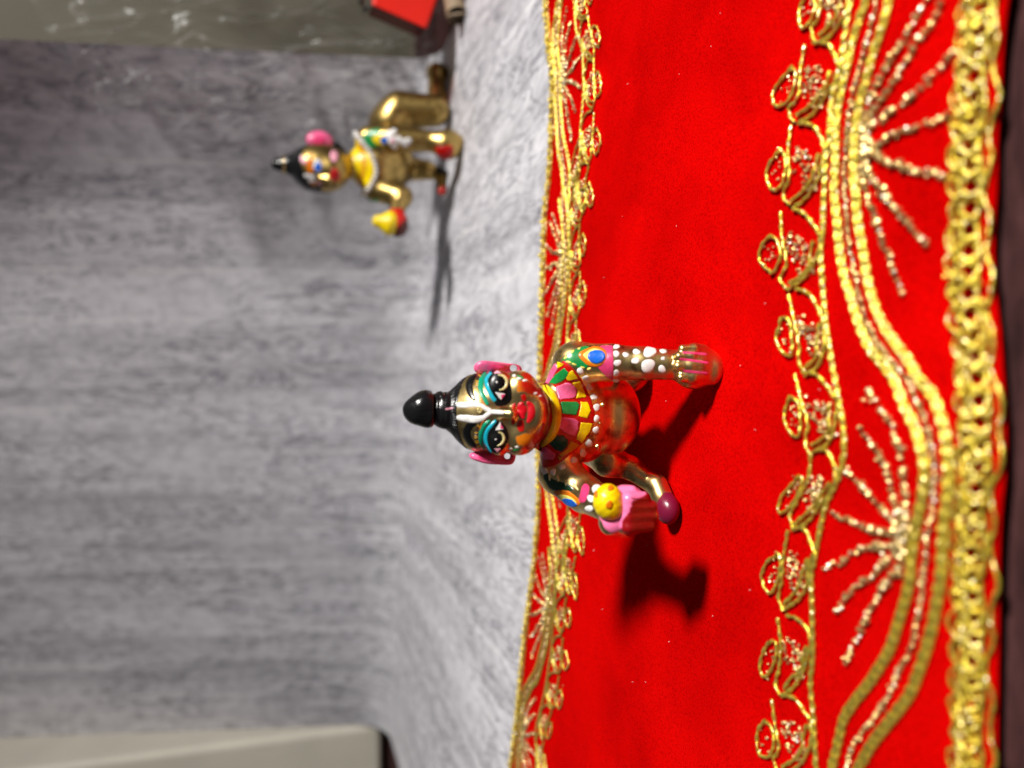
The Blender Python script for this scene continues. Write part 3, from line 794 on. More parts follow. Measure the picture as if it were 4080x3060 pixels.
# right leg folded behind
S.cap((-.3, 13.6, .85), (.16, 12.35, .36), .47, .30, .12)
S.cap((.16, 12.4, .34), (.05, 14.7, .28), .27, .2, .08)
S.ell((-.02, 15.0, .30), (.2, .32, .2), .08)
V, F, N = S.polygonise((-2.9, 9.0, -.15), (1.2, 15.7, 4.7), .05, 1)
FB = F

# enamel areas on the body: colour and cover, soft brushed edges
q = chart_of(V)
C = np.zeros((len(V), 4)); C[:, :3] = lin(120, 60, 20)
def area(poly, col, depth=(0, 99), cover=1.0, nz=None):
    m = inpoly(q, poly) & (V[:, 1] > depth[0]) & (V[:, 1] < depth[1])
    C[m, :3] = col; C[m, 3] = cover
area(L(z2, [(1480, 360), (1560, 340), (1640, 400), (1580, 520), (1530, 560), (1480, 480)]), lin(205, 110, 10), (0, 11.1), .5)
area(L(z2, [(1560, 360), (1680, 370), (1800, 500), (1870, 650), (1830, 660), (1760, 540), (1660, 540), (1570, 480)]), lin(176, 14, 8), (0, 11.1), .9)
area(L(z2, [(1490, 1050), (1600, 1030), (1740, 1020), (1700, 1140), (1560, 1220), (1500, 1180)]), lin(214, 120, 10), (0, 11.1), .66)
area(L(z2, [(1600, 1200), (1700, 1090), (1780, 960), (1850, 860), (1890, 1000), (1800, 1180), (1640, 1260)]), lin(176, 12, 8), (0, 11.1), .85)
area(L(z2, [(1820, 440), (1880, 600), (1900, 780), (1880, 960), (1800, 1180), (1860, 1180), (1960, 1000), (1975, 780), (1930, 560), (1850, 430)]), lin(150, 10, 6), (0, 11.3), .9)
hand = L(z4, [(985, 430), (1180, 440), (1290, 480), (1220, 540), (1110, 590), (1080, 690), (1020, 770), (1010, 850), (960, 900), (900, 930), (820, 860), (770, 740), (800, 600)])
area(hand, lin(240, 120, 170), (0, 10.05), 1)
area(L(z4, [(1290, 470), (1340, 560), (1350, 800), (1240, 960), (1080, 960), (990, 900), (1010, 780), (1080, 690), (1110, 590), (1220, 540)]), lin(140, 6, 12), (0, 10.05), 1)
foot = L(z4, [(1420, 500), (1520, 510), (1620, 640), (1600, 820), (1480, 900), (1330, 820), (1300, 690), (1380, 560)])
area(foot, lin(112, 16, 50), (10.8, 11.8), 1)
for _ in range(3):                                # brushed, feathered edges
    fa = C[FB].mean(1); acc = np.zeros_like(C); cnt = np.zeros(len(C))
    for k in range(4): np.add.at(acc, FB[:, k], fa); np.add.at(cnt, FB[:, k], 1)
    w3 = C[:, 3:] > .02
    Cn_ = acc / np.maximum(cnt, 1)[:, None]
    C[:, 3] = Cn_[:, 3]; C[:, :3] = np.where(w3 & (C[:, 3:] > .9), C[:, :3], Cn_[:, :3])
body = mesh('body', V, F, M['body'], near, True, N, C)

pt = Painter(S, 8.6)
# --- hair cap, hair ties, topknot
hS = SDF(); hS.ops = [tuple(o) for o in headS.ops]
o0 = hS.ops[0]; hS.ops[0] = ('e', o0[1], o0[2] + .018, o0[3], o0[4])
o1 = hS.ops[1]; hS.ops[1] = ('c', o1[1], o1[2], o1[3] + .018, o1[4] + .018, o1[5])
front = J(1818, 1640, 10.62); side = J(1872, 1480, 11.0); side2 = J(1872, 1806, 11.0)
nrm = np.cross(side - front, side2 - front)
if nrm[1] > 0: nrm = -nrm
hS.half(front, nrm, .02)
hS.cap(J(1790, 1635, 10.98), J(1722, 1631, 10.98), rp(50, hd), rp(46, hd), .02)
V, F, N = hS.polygonise((-1.4, 10.1, 2.6), (.6, 11.9, 4.7), .045, 1)
hair = mesh('hair', V, F, M['hair'], near, True, N)
bS = SDF(); a = J(1700, 1630, 10.98); b = J(1662, 1630, 10.98)
R0 = rp(72, hd)
bS.ell(J(1703, 1630, 10.98), (rp(74, hd), rp(74, hd), rp(92, hd))).cap(J(1680, 1630, 10.98), J(1650, 1629, 10.98), rp(60, hd), rp(42, hd), .05)
bS.half(J(1722, 1630, 10.98), (0, -.05, -1), .03)
V, F, N = bS.polygonise((-1.0, 10.4, 3.9), (.1, 11.6, 5.2), .035, 1)
V = V + N * (.010 * np.sin(V[:, :1] * 13 + 1) * np.sin(V[:, 1:2] * 11) + .007 * np.sin(V[:, 2:] * 19 + V[:, :1] * 9))
bun = mesh('topknot', V, F, M['hair'], near)
tt = np.linspace(0, 2 * math.pi, 60)
for k_, (pxr, R_, r_) in enumerate(((1737, 46, 17), (1756, 52, 20), (1776, 54, 19))):
    cc = J(pxr, 1631 + k_ * 1.5, 10.98); R_ = rp(R_, hd)
    wv = 1 + .03 * np.sin(tt * 3 + k_ * 2)
    mesh('hair_tie', *tube(np.stack([cc[0] + R_ * wv * np.cos(tt), cc[1] + R_ * wv * np.sin(tt), cc[2] + .012 * np.sin(2 * tt + k_)], 1), rp(r_, hd), 10), M['hair'], near)
def hs(name, pts, w_, m, par, sd=hS): Painter(sd, 8.6).stroke(name, L(z2, pts), w_ * .3165, m, par, .004)
hs('parting_mark', [(610, 725), (660, 722), (715, 712)], 26, M['palepink'], hair)
# hair strands around the hairline
for k in range(26):
    y = 300 + k * 38 + rng.uniform(-8, 8)
    x1 = 745 + .00055 * (y - 740) ** 2
    hs('hair_strand', [(x1 - 140, y + (740 - y) * .28), (x1 - 70, y + (740 - y) * .12), (x1 - 8, y)], 13, M['hair'], hair)

# --- ears: flat slabs with pierced lobes
def ear(outline, hole, hr, Y, tilt, mats, inner):
    """slab with a through hole, built as rings from the hole to the outline"""
    n = 48; o = cat(L(z2, outline), n, True); h = np.array(z2(*hole)); a = np.arctan2(o[:, 1] - h[1], o[:, 0] - h[0])
    hp = h + np.stack([np.cos(a), np.sin(a)], 1) * hr * .3165
    P = lambda pp, dy: np.array([J(p[0], p[1], Y + dy + tilt * (p[1] - h[1])) for p in pp])
    mid1, mid2 = hp + (o - hp) * .3, hp + (o - hp) * .85
    lay = [P(hp, .10), P(hp, .0), P(mid1, -.03), P(mid2, -.02), P(o, .03), P(o, .11), P(mid1, .13), P(hp, .10)]
    V = np.vstack(lay); i = np.arange(n); j = (i + 1) % n
    F = np.vstack([np.stack([k * n + i, k * n + j, (k + 1) * n + j, (k + 1) * n + i], 1) for k in range(7)])
    e = mesh('ear', V, F, mats, near)
    io = cat(L(z2, inner), 30, True); c = io.mean(0)
    V2 = np.vstack([P([c], -.045), P(c + (io - c) * .7, -.043), P(io, -.018)]); k = 30; i = np.arange(k); j = (i + 1) % k
    F2 = [np.stack([0 * i, 1 + i, 1 + j], 1), np.stack([1 + i, 1 + k + i, 1 + k + j, 1 + j], 1)]
    mesh('ear_hollow', V2, F2, M['rose'], e)
ear([(975, 190), (1010, 145), (1080, 118), (1200, 125), (1400, 150), (1530, 170), (1575, 215), (1580, 300), (1540, 340), (1400, 330), (1200, 320), (1060, 290), (985, 250)], (1472, 212), 44, 10.86, .0016, M['pink'],
    [(1140, 190), (1200, 160), (1370, 185), (1360, 245), (1300, 275), (1150, 255)])
ear([(915, 1300), (960, 1270), (1100, 1245), (1300, 1230), (1440, 1230), (1500, 1280), (1490, 1370), (1440, 1425), (1300, 1428), (1130, 1415), (980, 1370), (925, 1335)], (1393, 1318), 38, 10.88, -.0016, M['pink'],
    [(1010, 1320), (1060, 1290), (1200, 1275), (1330, 1290), (1320, 1350), (1200, 1375), (1060, 1360)])

# --- eyes
def S2(name, pts, w_, mat, par, h=.006): return pt.stroke(name, L(z2, pts), np.asarray(w_) * .3165, M[mat], par, h)
def B2(name, pts, mat, par, h=.006, **k): return pt.blob(name, L(z2, pts), M[mat], par, h, **k)
def O2(name, c, rx, ry, mat, par, h=.007, dome=True): return pt.oval(name, z2(*c), rx * .3165, ry * .3165, M[mat], par, h, dome)
e1 = B2('eye', [(1130, 420), (1135, 350), (1165, 290), (1215, 255), (1290, 262), (1360, 300), (1410, 350), (1440, 420), (1455, 520), (1450, 610), (1400, 670), (1330, 695), (1260, 690), (1230, 640), (1180, 560), (1145, 490)], 'black', near, .012, rings=8, n=60)
S2('eyelid_shadow', [(1130, 262), (1078, 340), (1058, 430), (1072, 520), (1112, 610), (1155, 685)], [40, 62, 66, 62, 56, 38], 'teal', e1, .012)
S2('eyelid_line', [(1200, 255), (1150, 318), (1133, 365), (1142, 430), (1172, 510), (1212, 580), (1255, 632)], [36, 44, 50, 52, 52, 46], 'cyan', e1, .018)
S2('iris_crescent', [(1270, 300), (1340, 312), (1383, 365), (1380, 430), (1340, 475), (1285, 486)], [14, 34, 42, 42, 34, 12], 'cream', e1, .020)
O2('catchlight', (1262, 390), 17, 17, 'white', e1, .020)
B2('eye_corner', [(1218, 285), (1268, 250), (1332, 286)], 'palepink', e1, .019, sm=False, n=24)
B2('eye_corner', [(1238, 512), (1370, 530), (1315, 618)], 'white', e1, .019, sm=False, n=24)
B2('eye_corner_blush', [(1312, 545), (1366, 535), (1318, 605)], 'rose', e1, .022, sm=False, n=24)
e2 = B2('eye', [(1135, 1080), (1145, 1000), (1195, 920), (1255, 875), (1320, 888), (1380, 950), (1412, 1030), (1412, 1110), (1378, 1200), (1310, 1268), (1230, 1290), (1180, 1245), (1142, 1160)], 'black', near, .012, rings=8, n=60)
S2('eyelid_shadow', [(1185, 868), (1112, 930), (1073, 1010), (1061, 1090), (1077, 1170), (1115, 1240)], [34, 50, 54, 54, 50, 30], 'teal', e2, .012)
S2('eyelid_line', [(1258, 868), (1200, 930), (1145, 1000), (1122, 1080), (1130, 1160), (1160, 1230), (1205, 1276)], [34, 46, 50, 52, 48, 42, 26], 'cyan', e2, .018)
S2('iris_crescent', [(1275, 1015), (1330, 1040), (1350, 1100), (1320, 1160), (1265, 1190)], [12, 30, 38, 30, 12], 'cream', e2, .020)
O2('catchlight', (1250, 1108), 15, 12, 'white', e2, .020)
B2('eye_corner', [(1302, 888), (1350, 985), (1240, 997)], 'white', e2, .019, sm=False, n=24)
B2('eye_corner_blush', [(1306, 900), (1350, 980), (1305, 975)], 'rose', e2, .022, sm=False, n=24)
B2('eye_corner', [(1235, 1220), (1312, 1220), (1270, 1266)], 'palepink', e2, .019, sm=False, n=24)
S2('eyebrow', [(1012, 282), (945, 345), (915, 420), (925, 500), (955, 570), (992, 622)], [26, 72, 84, 80, 70, 40], 'black', near, .012)
S2('eyebrow', [(1012, 908), (930, 930), (887, 1000), (892, 1080), (942, 1160), (1005, 1212)], [30, 84, 92, 90, 76, 36], 'black', near, .012)
for pts in ([(1080, 262), (1022, 350), (1010, 450), (1022, 540), (1060, 640)], [(1080, 900), (1020, 960), (1000, 1050), (1012, 1130), (1050, 1210)]):
    pp = cat(pts, 17); tg = np.gradient(pp, axis=0); tg /= np.linalg.norm(tg, axis=1, keepdims=True)
    for p_, t_ in zip(pp, tg):
        nn = np.array([-t_[1], t_[0]]) * 20
        S2('lash_ridge', [p_ - nn, p_, p_ + nn], 11, 'brown' if rng.random() < .4 else 'ochre', near, .008)
S2('lid_outline', [(1060, 575), (1100, 655), (1152, 715)], 16, 'orange', near, .008)
S2('lid_outline', [(1120, 850), (1075, 905), (1048, 990)], 16, 'orange', near, .008)
# --- forehead mark, nose line
S2('forehead_stripe', [(742, 675), (880, 672), (1000, 668), (1065, 690), (1130, 722), (1195, 757)], [66, 66, 62, 56, 56, 46], 'white', near, .014)
S2('forehead_stripe', [(745, 832), (880, 845), (965, 858), (1060, 850), (1118, 818), (1195, 768)], [60, 78, 86, 72, 58, 46], 'white', near, .014)
S2('nose_stripe', [(1185, 762), (1260, 766), (1365, 772)], [56, 52, 48], 'white', near, .014)
kn = pt.oval('forehead_knob', z2(1040, 738), 15, 14, M['brass'], near, .05, True)
tt = np.linspace(0, 4.6 * math.pi, 40); S2('knob_swirl', [(1040 + (6 + 2.4 * a) * math.cos(a), 738 + (6 + 2.4 * a) * math.sin(a)) for a in tt[::3]], 9, 'cream', near, .05)
# --- nose tip, mouth
O2('nostril_mark', (1478, 690), 26, 42, 'red', near, .006); O2('nostril_mark', (1468, 886), 26, 46, 'red', near, .006)
lp = S2('lip', [(1592, 640), (1572, 690), (1588, 735), (1574, 790), (1604, 850)], [50, 96, 104, 96, 54], 'lip', near, .022)
S2('lip', [(1640, 632), (1690, 690), (1700, 760), (1688, 830), (1648, 905)], [36, 74, 86, 74, 36], 'lip', near, .024)
S2('cheek_blush', [(1588, 540), (1602, 580), (1612, 630)], [66, 64, 50], 'red', near, .006)
S2('cheek_blush', [(1578, 860), (1562, 930), (1578, 1015)], [74, 92, 84], 'red', near, .006)
for c, rx, ry in (((1480, 305), 26, 16), ((1540, 342), 34, 16), ((1620, 366), 34, 15), ((1752, 528), 26, 16), ((1812, 562), 20, 14), ((1430, 1228), 30, 16), ((1517, 1206), 28, 15), ((1440, 1276), 22, 12)):
    O2('cheek_dot', c, rx, ry, 'white', body, .01)
S2('cheek_leaf', [(1520, 305), (1560, 318), (1600, 340)], 20, 'green', body, .006); S2('cheek_leaf', [(1470, 1250), (1520, 1238), (1550, 1225)], 20, 'green', body, .006)

# --- neck rings and collar
S3 = lambda name, pts, w_, mat, par, h=.006: pt.stroke(name, L(z3, pts), np.asarray(w_) * .3707, M[mat], par, h)
B3 = lambda name, pts, mat, par, h=.006, **k: pt.blob(name, L(z3, pts), M[mat], par, h, **k)
def O3(name, c, rx, ry, mat, par, h=.008, dome=True): return pt.oval(name, z3(*c), rx * .3707, ry * .3707, M[mat], par, h, dome)
col = pt.strip('collar', L(z3, [(205, 500), (320, 520), (392, 690), (392, 870), (320, 1050), (150, 1195)]), L(z3, [(450, 235), (600, 390), (700, 560), (768, 720), (795, 830), (770, 970), (715, 1090), (600, 1215), (400, 1375), (215, 1430)]), M['red'], near, .008, 70, 16)
S2('neck_ring', [(1850, 425), (1950, 545), (2008, 700), (2012, 870), (1955, 1050), (1790, 1215)], [60, 90, 100, 100, 90, 60], 'yellow', near, .045)
S2('neck_ring', [(1790, 450), (1880, 600), (1925, 760), (1920, 900), (1860, 1060), (1740, 1205)], [40, 60, 66, 66, 56, 40], 'deepred', near, .02)
PN = [('pink', [(240, 510), (268, 420), (365, 285), (388, 345), (335, 440), (292, 505)]), ('yellow', [(380, 270), (457, 300), (382, 352)]),
      ('green', [(292, 502), (360, 410), (455, 335), (505, 385), (488, 440), (415, 495), (350, 520)]), ('yellow', [(512, 375), (545, 362), (602, 455), (492, 478), (470, 452)]),
      ('pink', [(348, 545), (475, 492), (530, 505), (590, 560), (590, 640), (555, 668), (400, 685)]), ('yellow', [(538, 498), (625, 470), (690, 660), (575, 672), (598, 580)]),
      ('green', [(410, 702), (595, 700), (622, 735), (588, 850), (428, 838)]), ('yellow', [(625, 700), (705, 702), (740, 800), (700, 888), (602, 858), (630, 760)]),
      ('pink', [(412, 862), (555, 880), (612, 912), (605, 1000), (575, 1078), (470, 1040), (390, 985)]), ('yellow', [(630, 922), (760, 932), (738, 1010), (640, 1150), (578, 1105), (618, 1000)]),
      ('dkgreen', [(370, 1052), (450, 1062), (505, 1120), (488, 1190), (428, 1248), (350, 1220), (292, 1150)]), ('ochre', [(520, 1122), (622, 1162), (545, 1232), (425, 1300), (392, 1282), (480, 1212)]),
      ('pink', [(190, 1212), (258, 1182), (368, 1268), (340, 1330), (245, 1330)]), ('ochre', [(382, 1290), (432, 1312), (400, 1345)])]
for m_, pts in PN: B3('collar_panel', pts, m_, col, .016, sm=False, n=44, rings=6, wob=.8)
for pts in ([(1095, 260), (1127, 303), (1148, 355), (1173, 408), (1190, 470), (1190, 535), (1185, 602), (1145, 678), (1110, 735), (1057, 775), (990, 815), (937, 845), (885, 838)],):
    for k, (x, y) in enumerate(pts): pt.oval('pearl_dot', z1(x, y), 13.5 + rng.uniform(-1.5, 2), 14.5 + rng.uniform(-2, 1.5), M['white'], col, .018, True, irr=.12)
for x, y in ((1228, 455), (1197, 700), (1205, 560)):
    pt.oval('collar_stud', z1(x, y), 11 if x != 1205 else 6, 11 if x != 1205 else 6, M['brass'], col, .045, True, irr=.0)

# --- right arm paint
B3('shoulder_green', [(425, 245), (520, 165), (640, 108), (720, 105), (760, 200), (700, 345), (620, 345), (560, 322), (500, 285)], 'green', body, .006, rings=7)
B3('arm_band', [(850, 92), (975, 86), (985, 250), (985, 490), (905, 445), (815, 340), (790, 220), (800, 120)], 'rose', body, .006, sm=False, n=60, rings=7)
for x, y, rx, ry, ro in ((466, 230, 26, 14, -.7), (540, 166, 28, 13, -.5), (612, 132, 24, 11, -.4), (500, 276, 34, 14, .3), (560, 300, 32, 13, .3), (650, 335, 26, 14, .2), (720, 352, 26, 14, -.3)):
    pt.oval('feather_fleck', z3(x, y), rx * .37, ry * .37, M['lemon'], body, .012, True, ro)
f1 = B3('feather_eye', [(598, 190), (700, 125), (800, 104), (880, 128), (917, 190), (897, 270), (832, 327), (740, 328), (655, 280)], 'orange', body, .012)
B3('feather_ring', [(652, 195), (740, 138), (830, 136), (892, 190), (882, 262), (820, 308), (750, 292), (680, 240)], 'lemon', f1, .017)
O3('feather_pupil', (802, 222), 96, 78, 'blue', f1, .024, False)
for x, y, rx, ry in ((1305, 118, 22, 12), (1303, 160, 20, 19), (1310, 213, 22, 21), (1305, 272, 20, 18), (1303, 317, 19, 12), (1358, 165, 19, 15), (1420, 148, 21, 18), (1415, 200, 23, 21), (1497, 148, 40, 32), (1487, 230, 44, 41), (1575, 144, 22, 12), (1574, 187, 14, 11), (1568, 250, 23, 24)):
    pt.oval('arm_dot', z1(x, y), rx * .6873, ry * .6873, M['white'], body, .013, True, irr=.10)
for pts, w_ in (([(1722, 172), (1850, 180), (1992, 193)], 24), ([(1688, 245), (1850, 262), (2008, 288)], 26), ([(1722, 372), (1860, 385), (2004, 402)], 28)):
    S3('finger_line', pts, w_, 'rose', body, .004)
# --- left arm paint
S4 = lambda name, pts, w_, mat, par, h=.006: pt.stroke(name, L(z4, pts), np.asarray(w_) * .3978, M[mat], par, h)
B4 = lambda name, pts, mat, par, h=.006, **k: pt.blob(name, L(z4, pts), M[mat], par, h, **k)
B4('shoulder_green', [(205, 345), (250, 312), (300, 370), (400, 402), (498, 440), (512, 492), (400, 485), (330, 492), (270, 470), (235, 405)], 'dkgreen', body, .006)
for x, y in ((276, 358), (360, 372), (436, 412), (530, 440)): pt.oval('feather_fleck', z4(x, y), 5.5, 15 if x < 500 else 22, M['cream'], body, .01, True, -.2 if x < 500 else -.6)
f2 = B4('feather_eye', [(318, 492), (430, 482), (520, 530), (582, 602), (560, 645), (470, 640), (380, 590), (335, 545)], 'orange', body, .01)
B4('feather_ring', [(352, 548), (380, 524), (470, 542), (545, 592), (545, 625), (470, 620), (390, 590)], 'lemon', f2, .015)
B4('feather_pupil', [(400, 580), (440, 562), (510, 582), (552, 622), (545, 650), (490, 645), (430, 615)], 'blue', f2, .022)
S4('arm_band', [(645, 420), (622, 520), (588, 612)], [70, 78, 62], 'rose', body, .008)
for x, y, r in ((742, 470, 46), (692, 570, 40), (670, 672, 38)): pt.oval('arm_dot', z4(x, y), r * .3978, r * .3978, M['white'], body, .014, True, irr=.1)
for k_, (y0_, y1_) in enumerate(((560, 590), (655, 665), (755, 750), (842, 822))):
    S4('finger_crease', [(1085 + 8 * k_, y0_), (1180, .5 * (y0_ + y1_) + 4), (1290, y1_)], 9, 'deepred', body, .003)
# --- sweet ball on the palm
lS = SDF(); lc = J(2423, 1999, 9.74); lS.ell(lc, (rp(72, lc), .20, rp(58, lc))).cap(lc, J(2450, 2030, 9.70), .16, .10, .12)
V, F, N = lS.polygonise(lc - .42, lc + .42, .03, 1); V = V + N * (.003 * np.sin(V[:, :1] * 47 + V[:, 1:2] * 23) * np.sin(V[:, 2:] * 31))
lad = mesh('sweet_ball', V, F, M['yellow'], near)
lp_ = Painter(lS, 8.6)
for x, y, rx, ry in ((885, 465, 32, 26), (872, 630, 34, 40), (745, 525, 20, 30)): lp_.oval('orange_spot', z4(x, y), rx * .3978, ry * .3978, M['orange'], lad, .012, False, irr=.12)

# ================================================================== FAR FIGURINE
z5 = lambda x, y: (1050 + .5725 * x, 180 + .5725 * y)
def Bk(x, y, Y): return J(*z5(x, y), Y)
ru = .5725 * 31.0 / FPX                          # one tracing unit in cm at its distance
far = thing('crawling_figurine', (8.6, 30.2, -.075), 'larger plain brass crawling figurine with pink ear and yellow collar, standing by the paper wall', 'figurine')
K = SDF()
hc = Bk(405, 858, 29.5)
hk = SDF()
for T_ in (K, hk):
    T_.ell(hc, (150 * ru, .95, 185 * ru)); T_.cap(Bk(300, 850, 29.6), Bk(205, 832, 29.6), 120 * ru, 62 * ru, .3)
K.ell(Bk(480, 880, 29.15), (110 * ru, .7, 95 * ru), .2)
K.cap(Bk(395, 925, 28.75), Bk(455, 935, 28.62), .08, .13, .1)
K.ell(Bk(500, 925, 28.85), (.3, .2, .22), .12)
K.cap(Bk(550, 840, 29.9), Bk(660, 840, 30.0), 78 * ru, 95 * ru, .2)
K.ell(Bk(800, 835, 30.1), (222 * ru, 1.05, 158 * ru), .3)
K.ell(Bk(915, 820, 30.4), (175 * ru, 1.1, 125 * ru), .3)
K.cap(Bk(740, 655, 29.5), Bk(900, 652, 29.0), 88 * ru, 82 * ru, .25)
K.cap(Bk(900, 652, 29.0), Bk(1170, 668, 28.7), 82 * ru, 68 * ru, .1)
K.ell(Bk(1280, 690, 28.5), (98 * ru, .5, 102 * ru), .25)
K.cap(Bk(1300, 660, 28.4), Bk(1345, 665, 28.3), 45 * ru, 40 * ru, .15)
K.ell(Bk(880, 560, 31.4), (160 * ru, 1.2, 150 * ru), .4)
K.cap(Bk(950, 455, 30.9), Bk(1190, 458, 30.5), 132 * ru, 106 * ru, .3)
K.cap(Bk(1215, 430, 30.9), Bk(1205, 240, 31.3), 78 * ru, 62 * ru, .2)
K.ell(Bk(1210, 190, 31.4), (65 * ru, .5, 80 * ru), .2)
K.cap(Bk(940, 850, 30.8), Bk(1130, 870, 30.4), 95 * ru, 66 * ru, .2)
K.cap(Bk(1130, 870, 30.4), Bk(1240, 900, 30.2), 56 * ru, 45 * ru, .1)
K.cap(Bk(1240, 900, 30.2), Bk(1243, 1015, 29.9), 42 * ru, 32 * ru, .1)
K.cap(Bk(780, 1000, 29.8), Bk(960, 1055, 29.3), 82 * ru, 74 * ru, .25)
K.cap(Bk(960, 1055, 29.3), Bk(925, 1165, 28.9), 62 * ru, 50 * ru, .15)
K.ell(Bk(935, 1245, 28.75), (85 * ru, .45, 68 * ru), .15)
V, F, N = K.polygonise((2.0, 27.4, -.3), (14.2, 33.6, 8.4), .13, 1)
q = chart_of(V); C = np.zeros((len(V), 4)); C[:, :3] = lin(90, 50, 15)
def a5(poly, col, d=(0, 99), cover=1.0): 
    m = inpoly(q, L(z5, poly)) & (V[:, 1] > d[0]) & (V[:, 1] < d[1]); C[m, :3] = col; C[m, 3] = cover
a5([(870, 1140), (960, 1130), (1010, 1200), (960, 1260), (890, 1330), (860, 1260)], lin(190, 20, 8), (0, 29.3))
a5([(930, 1270), (1010, 1200), (1010, 1330), (940, 1370), (880, 1330)], lin(90, 26, 10), (0, 29.3))
a5([(1200, 900), (1300, 900), (1300, 850), (1200, 840)], lin(14, 12, 12), (29, 31))
body2 = mesh('body', V, F, M['brass_far'], far, True, N, C)
pk = Painter(K, 26.0)
S5 = lambda name, pts, w_, mat, par, h=.02: pk.stroke(name, L(z5, pts), np.asarray(w_) * .5725, M[mat], par, h)
B5 = lambda name, pts, mat, par, h=.02, **k: pk.blob(name, L(z5, pts), M[mat], par, h, **k)
def O5(name, c, rx, ry, mat, par, h=.02, dome=False): return pk.oval(name, z5(*c), rx * .5725, ry * .5725, M[mat], par, h, dome)
h2 = SDF(); h2.ops = [('e', hk.ops[0][1], hk.ops[0][2] + .03, hk.ops[0][3], None), ('c', hk.ops[1][1], hk.ops[1][2], hk.ops[1][3] + .03, hk.ops[1][4] + .03, hk.ops[1][5])]
fr_ = Bk(262, 870, 28.75); s1 = Bk(400, 722, 29.5); s2_ = Bk(330, 985, 29.0); nr = np.cross(s1 - fr_, s2_ - fr_)
if nr[1] > 0: nr = -nr
h2.half(fr_, nr, .05)
V, F, N = h2.polygonise((3.5, 27.8, 3.2), (12, 31.6, 8.6), .11, 1)
hair2 = mesh('hair', V, F, M['hair'], far, True, N)
bS2 = SDF(); bS2.cap(Bk(185, 832, 29.6), Bk(95, 830, 29.6), 66 * ru, 38 * ru, .05)
V, F, N = bS2.polygonise((5, 28.4, 5.5), (12, 30.8, 9.2), .1, 1)
bun2 = mesh('topknot', V, F, M['hair'], far, True, N)
cc = Bk(142, 831, 29.6); tt = np.linspace(0, 2 * math.pi, 40); mesh('topknot_band', *tube(np.stack([cc[0] + .315 * np.cos(tt), cc[1] + .315 * np.sin(tt), cc[2] + 0 * tt], 1), .045, 8), M['brass'], far)
# ear and hair lock
eS = SDF(); eS.ell(Bk(390, 662, 29.55), (60 * ru, .22, 84 * ru), .1)
V, F, N = eS.polygonise((6.5, 28.8, 3.5), (11.5, 30.4, 7.6), .09, 1); er = mesh('ear', V, F, M['pink'], far, True, N)
Painter(eS, 26.0).oval('ear_hollow', z5(385, 662), 26, 16, M['rose'], er, .02, False)
lk = SDF(); lk.cap(Bk(510, 715, 29.9), Bk(545, 740, 29.9), .20, .16, .1); V, F, N = lk.polygonise(Bk(530, 730, 29.9) - .6, Bk(530, 730, 29.9) + .6, .09, 1); mesh('hair_lock', V, F, M['hair'], far, True, N)
# face
S5('eyebrow', [(335, 758), (318, 800), (322, 850), (335, 890)], [22, 34, 38, 30], 'orange', far); S5('eyebrow', [(345, 948), (335, 980), (345, 1004)], 30, 'orange', far)
S5('eye_white', [(372, 792), (378, 840), (384, 892)], [26, 60, 26], 'white', far, .03); O5('iris', (380, 848), 24, 34, 'blue', far, .045)
S5('eye_white', [(382, 955), (388, 978), (392, 1000)], [22, 40, 20], 'palepink', far, .03); O5('iris', (390, 982), 20, 20, 'black', far, .045)
S5('forehead_stripe', [(258, 770), (270, 800), (300, 820)], 28, 'palepink', far); S5('forehead_stripe', [(270, 905), (320, 915), (360, 920)], [22, 28, 20], 'white', far)
S5('forehead_stripe', [(275, 960), (320, 950), (360, 940)], [16, 22, 16], 'white', far)
O5('cheek_blush', (500, 905), 38, 48, 'red', far, .03, True); O5('cheek_dot', (490, 772), 28, 40, 'palepink', far, .02)
# collar
col2 = pk.strip('collar', L(z5, [(605, 655), (610, 740), (628, 830), (640, 900), (640, 960)]), L(z5, [(655, 640), (715, 720), (755, 810), (768, 900), (705, 1010)]), M['yellow'], far, .035, 40, 12)
for k in range(9): O5('collar_panel', (680 + 22 * math.sin(k * .42), 700 + k * 34), 22, 9, 'orange', col2, .05)
pp = even(cat(L(z5, [(640, 612), (690, 670), (740, 740), (770, 810), (785, 880), (765, 950), (735, 1000), (690, 1038)]), 60), 15.5)
for p_ in pp: pk.oval('pearl_dot', p_, 9.2, 9.2, M['white'], col2, .18, True, irr=.03, n=14)
O5('neck_bead', (592, 772), 20, 18, 'brass', far, .12, True)
# arm paint
B5('shoulder_green', [(690, 630), (740, 590), (810, 585), (800, 690), (745, 715), (705, 680)], 'green', body2)
B5('feather_ring', [(755, 650), (800, 620), (850, 640), (850, 690), (790, 690)], 'yellow', body2, .03); O5('feather_pupil', (838, 662), 26, 24, 'blue', body2, .04)
for x, y, r in ((875, 625, 30), (895, 665, 34), (905, 600, 22), (940, 660, 30), (985, 680, 30), (1010, 665, 22), (910, 705, 20)): O5('arm_dot', (x, y), r, r, 'white', body2, .03, True)
O5('arm_flower', (898, 665), 16, 16, 'palepink', body2, .06)
B5('palm_patch', [(1195, 712), (1250, 700), (1315, 700), (1320, 760), (1280, 800), (1215, 785)], 'red', body2, .02)
O5('toe_paint', (1243, 1012), 30, 34, 'red', body2, .02, True); S5('green_hem', [(720, 1062), (745, 1082), (800, 1080)], 18, 'green', body2)
lS2 = SDF(); lS2.cap(Bk(868, 1238, 28.7), Bk(800, 1226, 28.7), 80 * ru, 40 * ru, .05)
V, F, N = lS2.polygonise(Bk(840, 1235, 28.7) - 1.1, Bk(840, 1235, 28.7) + 1.1, .09, 1); mesh('sweet_ball', V, F, M['yellow'], far, True, N)

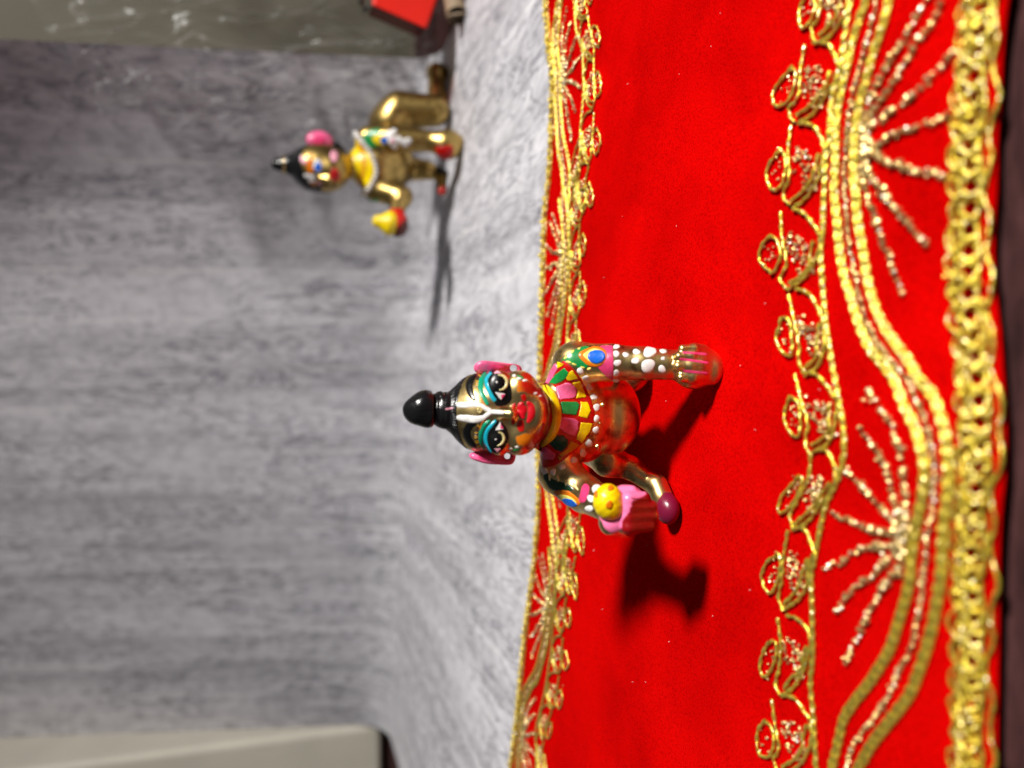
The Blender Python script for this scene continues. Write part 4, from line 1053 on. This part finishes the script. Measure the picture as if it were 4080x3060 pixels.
# ================================================================== things at the right, behind
bag = thing('plastic_bag', (13, 33.0, -.05), 'crumpled clear plastic bag standing behind the far figurine at right', 'plastic bag')
nu, nv = 240, 130
def film(seed, y0, x0, x1, z1):
    r = np.random.default_rng(seed); dirs = r.normal(size=(26, 2)); off = r.uniform(-9, 9, 26); amp = r.uniform(.03, .30, 26)
    fl = [(r.uniform(x0, x1 - 4), r.uniform(-.55, .35), r.uniform(.07, .14), r.uniform(.15, .45), r.uniform(0, 6)) for _ in range(20)]
    V = []
    for a in range(nu):
        for b in range(nv):
            s, t_ = a / (nu - 1), b / (nv - 1)
            x = x0 + (x1 - x0) * s; z = z1 * t_ * (1 - .25 * (1 - s) ** 2) ; p = np.array([x, z])
            d = sum(am * abs(((dd @ p * .55 + o) % 2) - 1) for dd, o, am in zip(dirs, off, amp)) * .32
            d -= sum(am * math.exp(-(((x - xa - sl * z - .25 * math.sin(z * .5 + ph)) / wd) ** 2)) for xa, sl, wd, am, ph in fl)   # long sharp folds
            V.append((x + .35 * math.sin(z * .9 + seed), y0 + d - .10 * z * .2 + 1.3 * (s - .5) ** 2, z))
    i = (np.arange(nu - 1)[:, None] * nv + np.arange(nv - 1)[None]).ravel()
    return np.array(V), np.stack([i, i + nv, i + nv + 1, i + 1], 1)
V, F = film(3, 31.6, 10.4, 25, 18); mesh('front_film', V, F, M['film'], bag, True)
V, F = film(5, 34.2, 10.8, 26, 17); V[:, 1] = np.maximum(V[:, 1], 33.0); mesh('back_film', V, F, M['film'], bag, True)

pkt = thing('red_packet', (16.4, 30, -.3), 'red packet in a clear sleeve lying beside the plastic bag, cut off by frame', 'packet')
def slab(corners, Y0, Y1):
    V = np.array([J(a, b, Y0) for a, b in corners] + [J(a, b, Y1) for a, b in corners]); n_ = len(corners); i = np.arange(n_); j = (i + 1) % n_
    return V, [np.stack([i, j, n_ + j, n_ + i], 1)] + ([np.array([[0, 3, 2, 1], [4, 5, 6, 7]])] if n_ == 4 else [])
V, F = slab([(1478, 20), (1700, 118), (1800, -160), (1560, -240)], 28.6, 30.2); bevel(mesh('packet_body', V, F, M['redbox'], pkt, False), .12)
V, F = slab([(1466, 62), (1672, 150), (1696, 112), (1482, 22)], 28.65, 30.1); mesh('clear_sleeve', V, F, M['sleeve'], pkt, False)
st = thing('card_roll', (16, 30.5, -.1), 'tan card tube end beneath the red packet at the frame edge', 'tube')
p0, p1 = J(1822, 62, 28.0), J(1776, -200, 29.6); mesh('tube', *tube(even([p0, p1], .1), .42, 16), M['tan'], st)
mesh('rim', *tube(np.array([p0 + .40 * (math.cos(a) * np.array([0, .6, .8]) + math.sin(a) * np.array([.3, .7, -.5])) for a in np.linspace(0, 2 * math.pi, 24)]), .05, 6), M['tan'], st)
p0 = J(1432, 24, 29.4); a = np.linspace(0, 14, 60)
tag(mesh('twist_tie', *tube(np.stack([p0[0] - .2 + .09 * a + .1 * np.sin(a * 2.2), p0[1] + .1 * np.cos(a * 2.2), p0[2] + .05 * a - .3 + .12 * np.cos(a * 1.7)], 1), .05, 6), M['darktie'], origin=p0), 'dark twisted tie at the frame edge beside the red packet', 'tie')
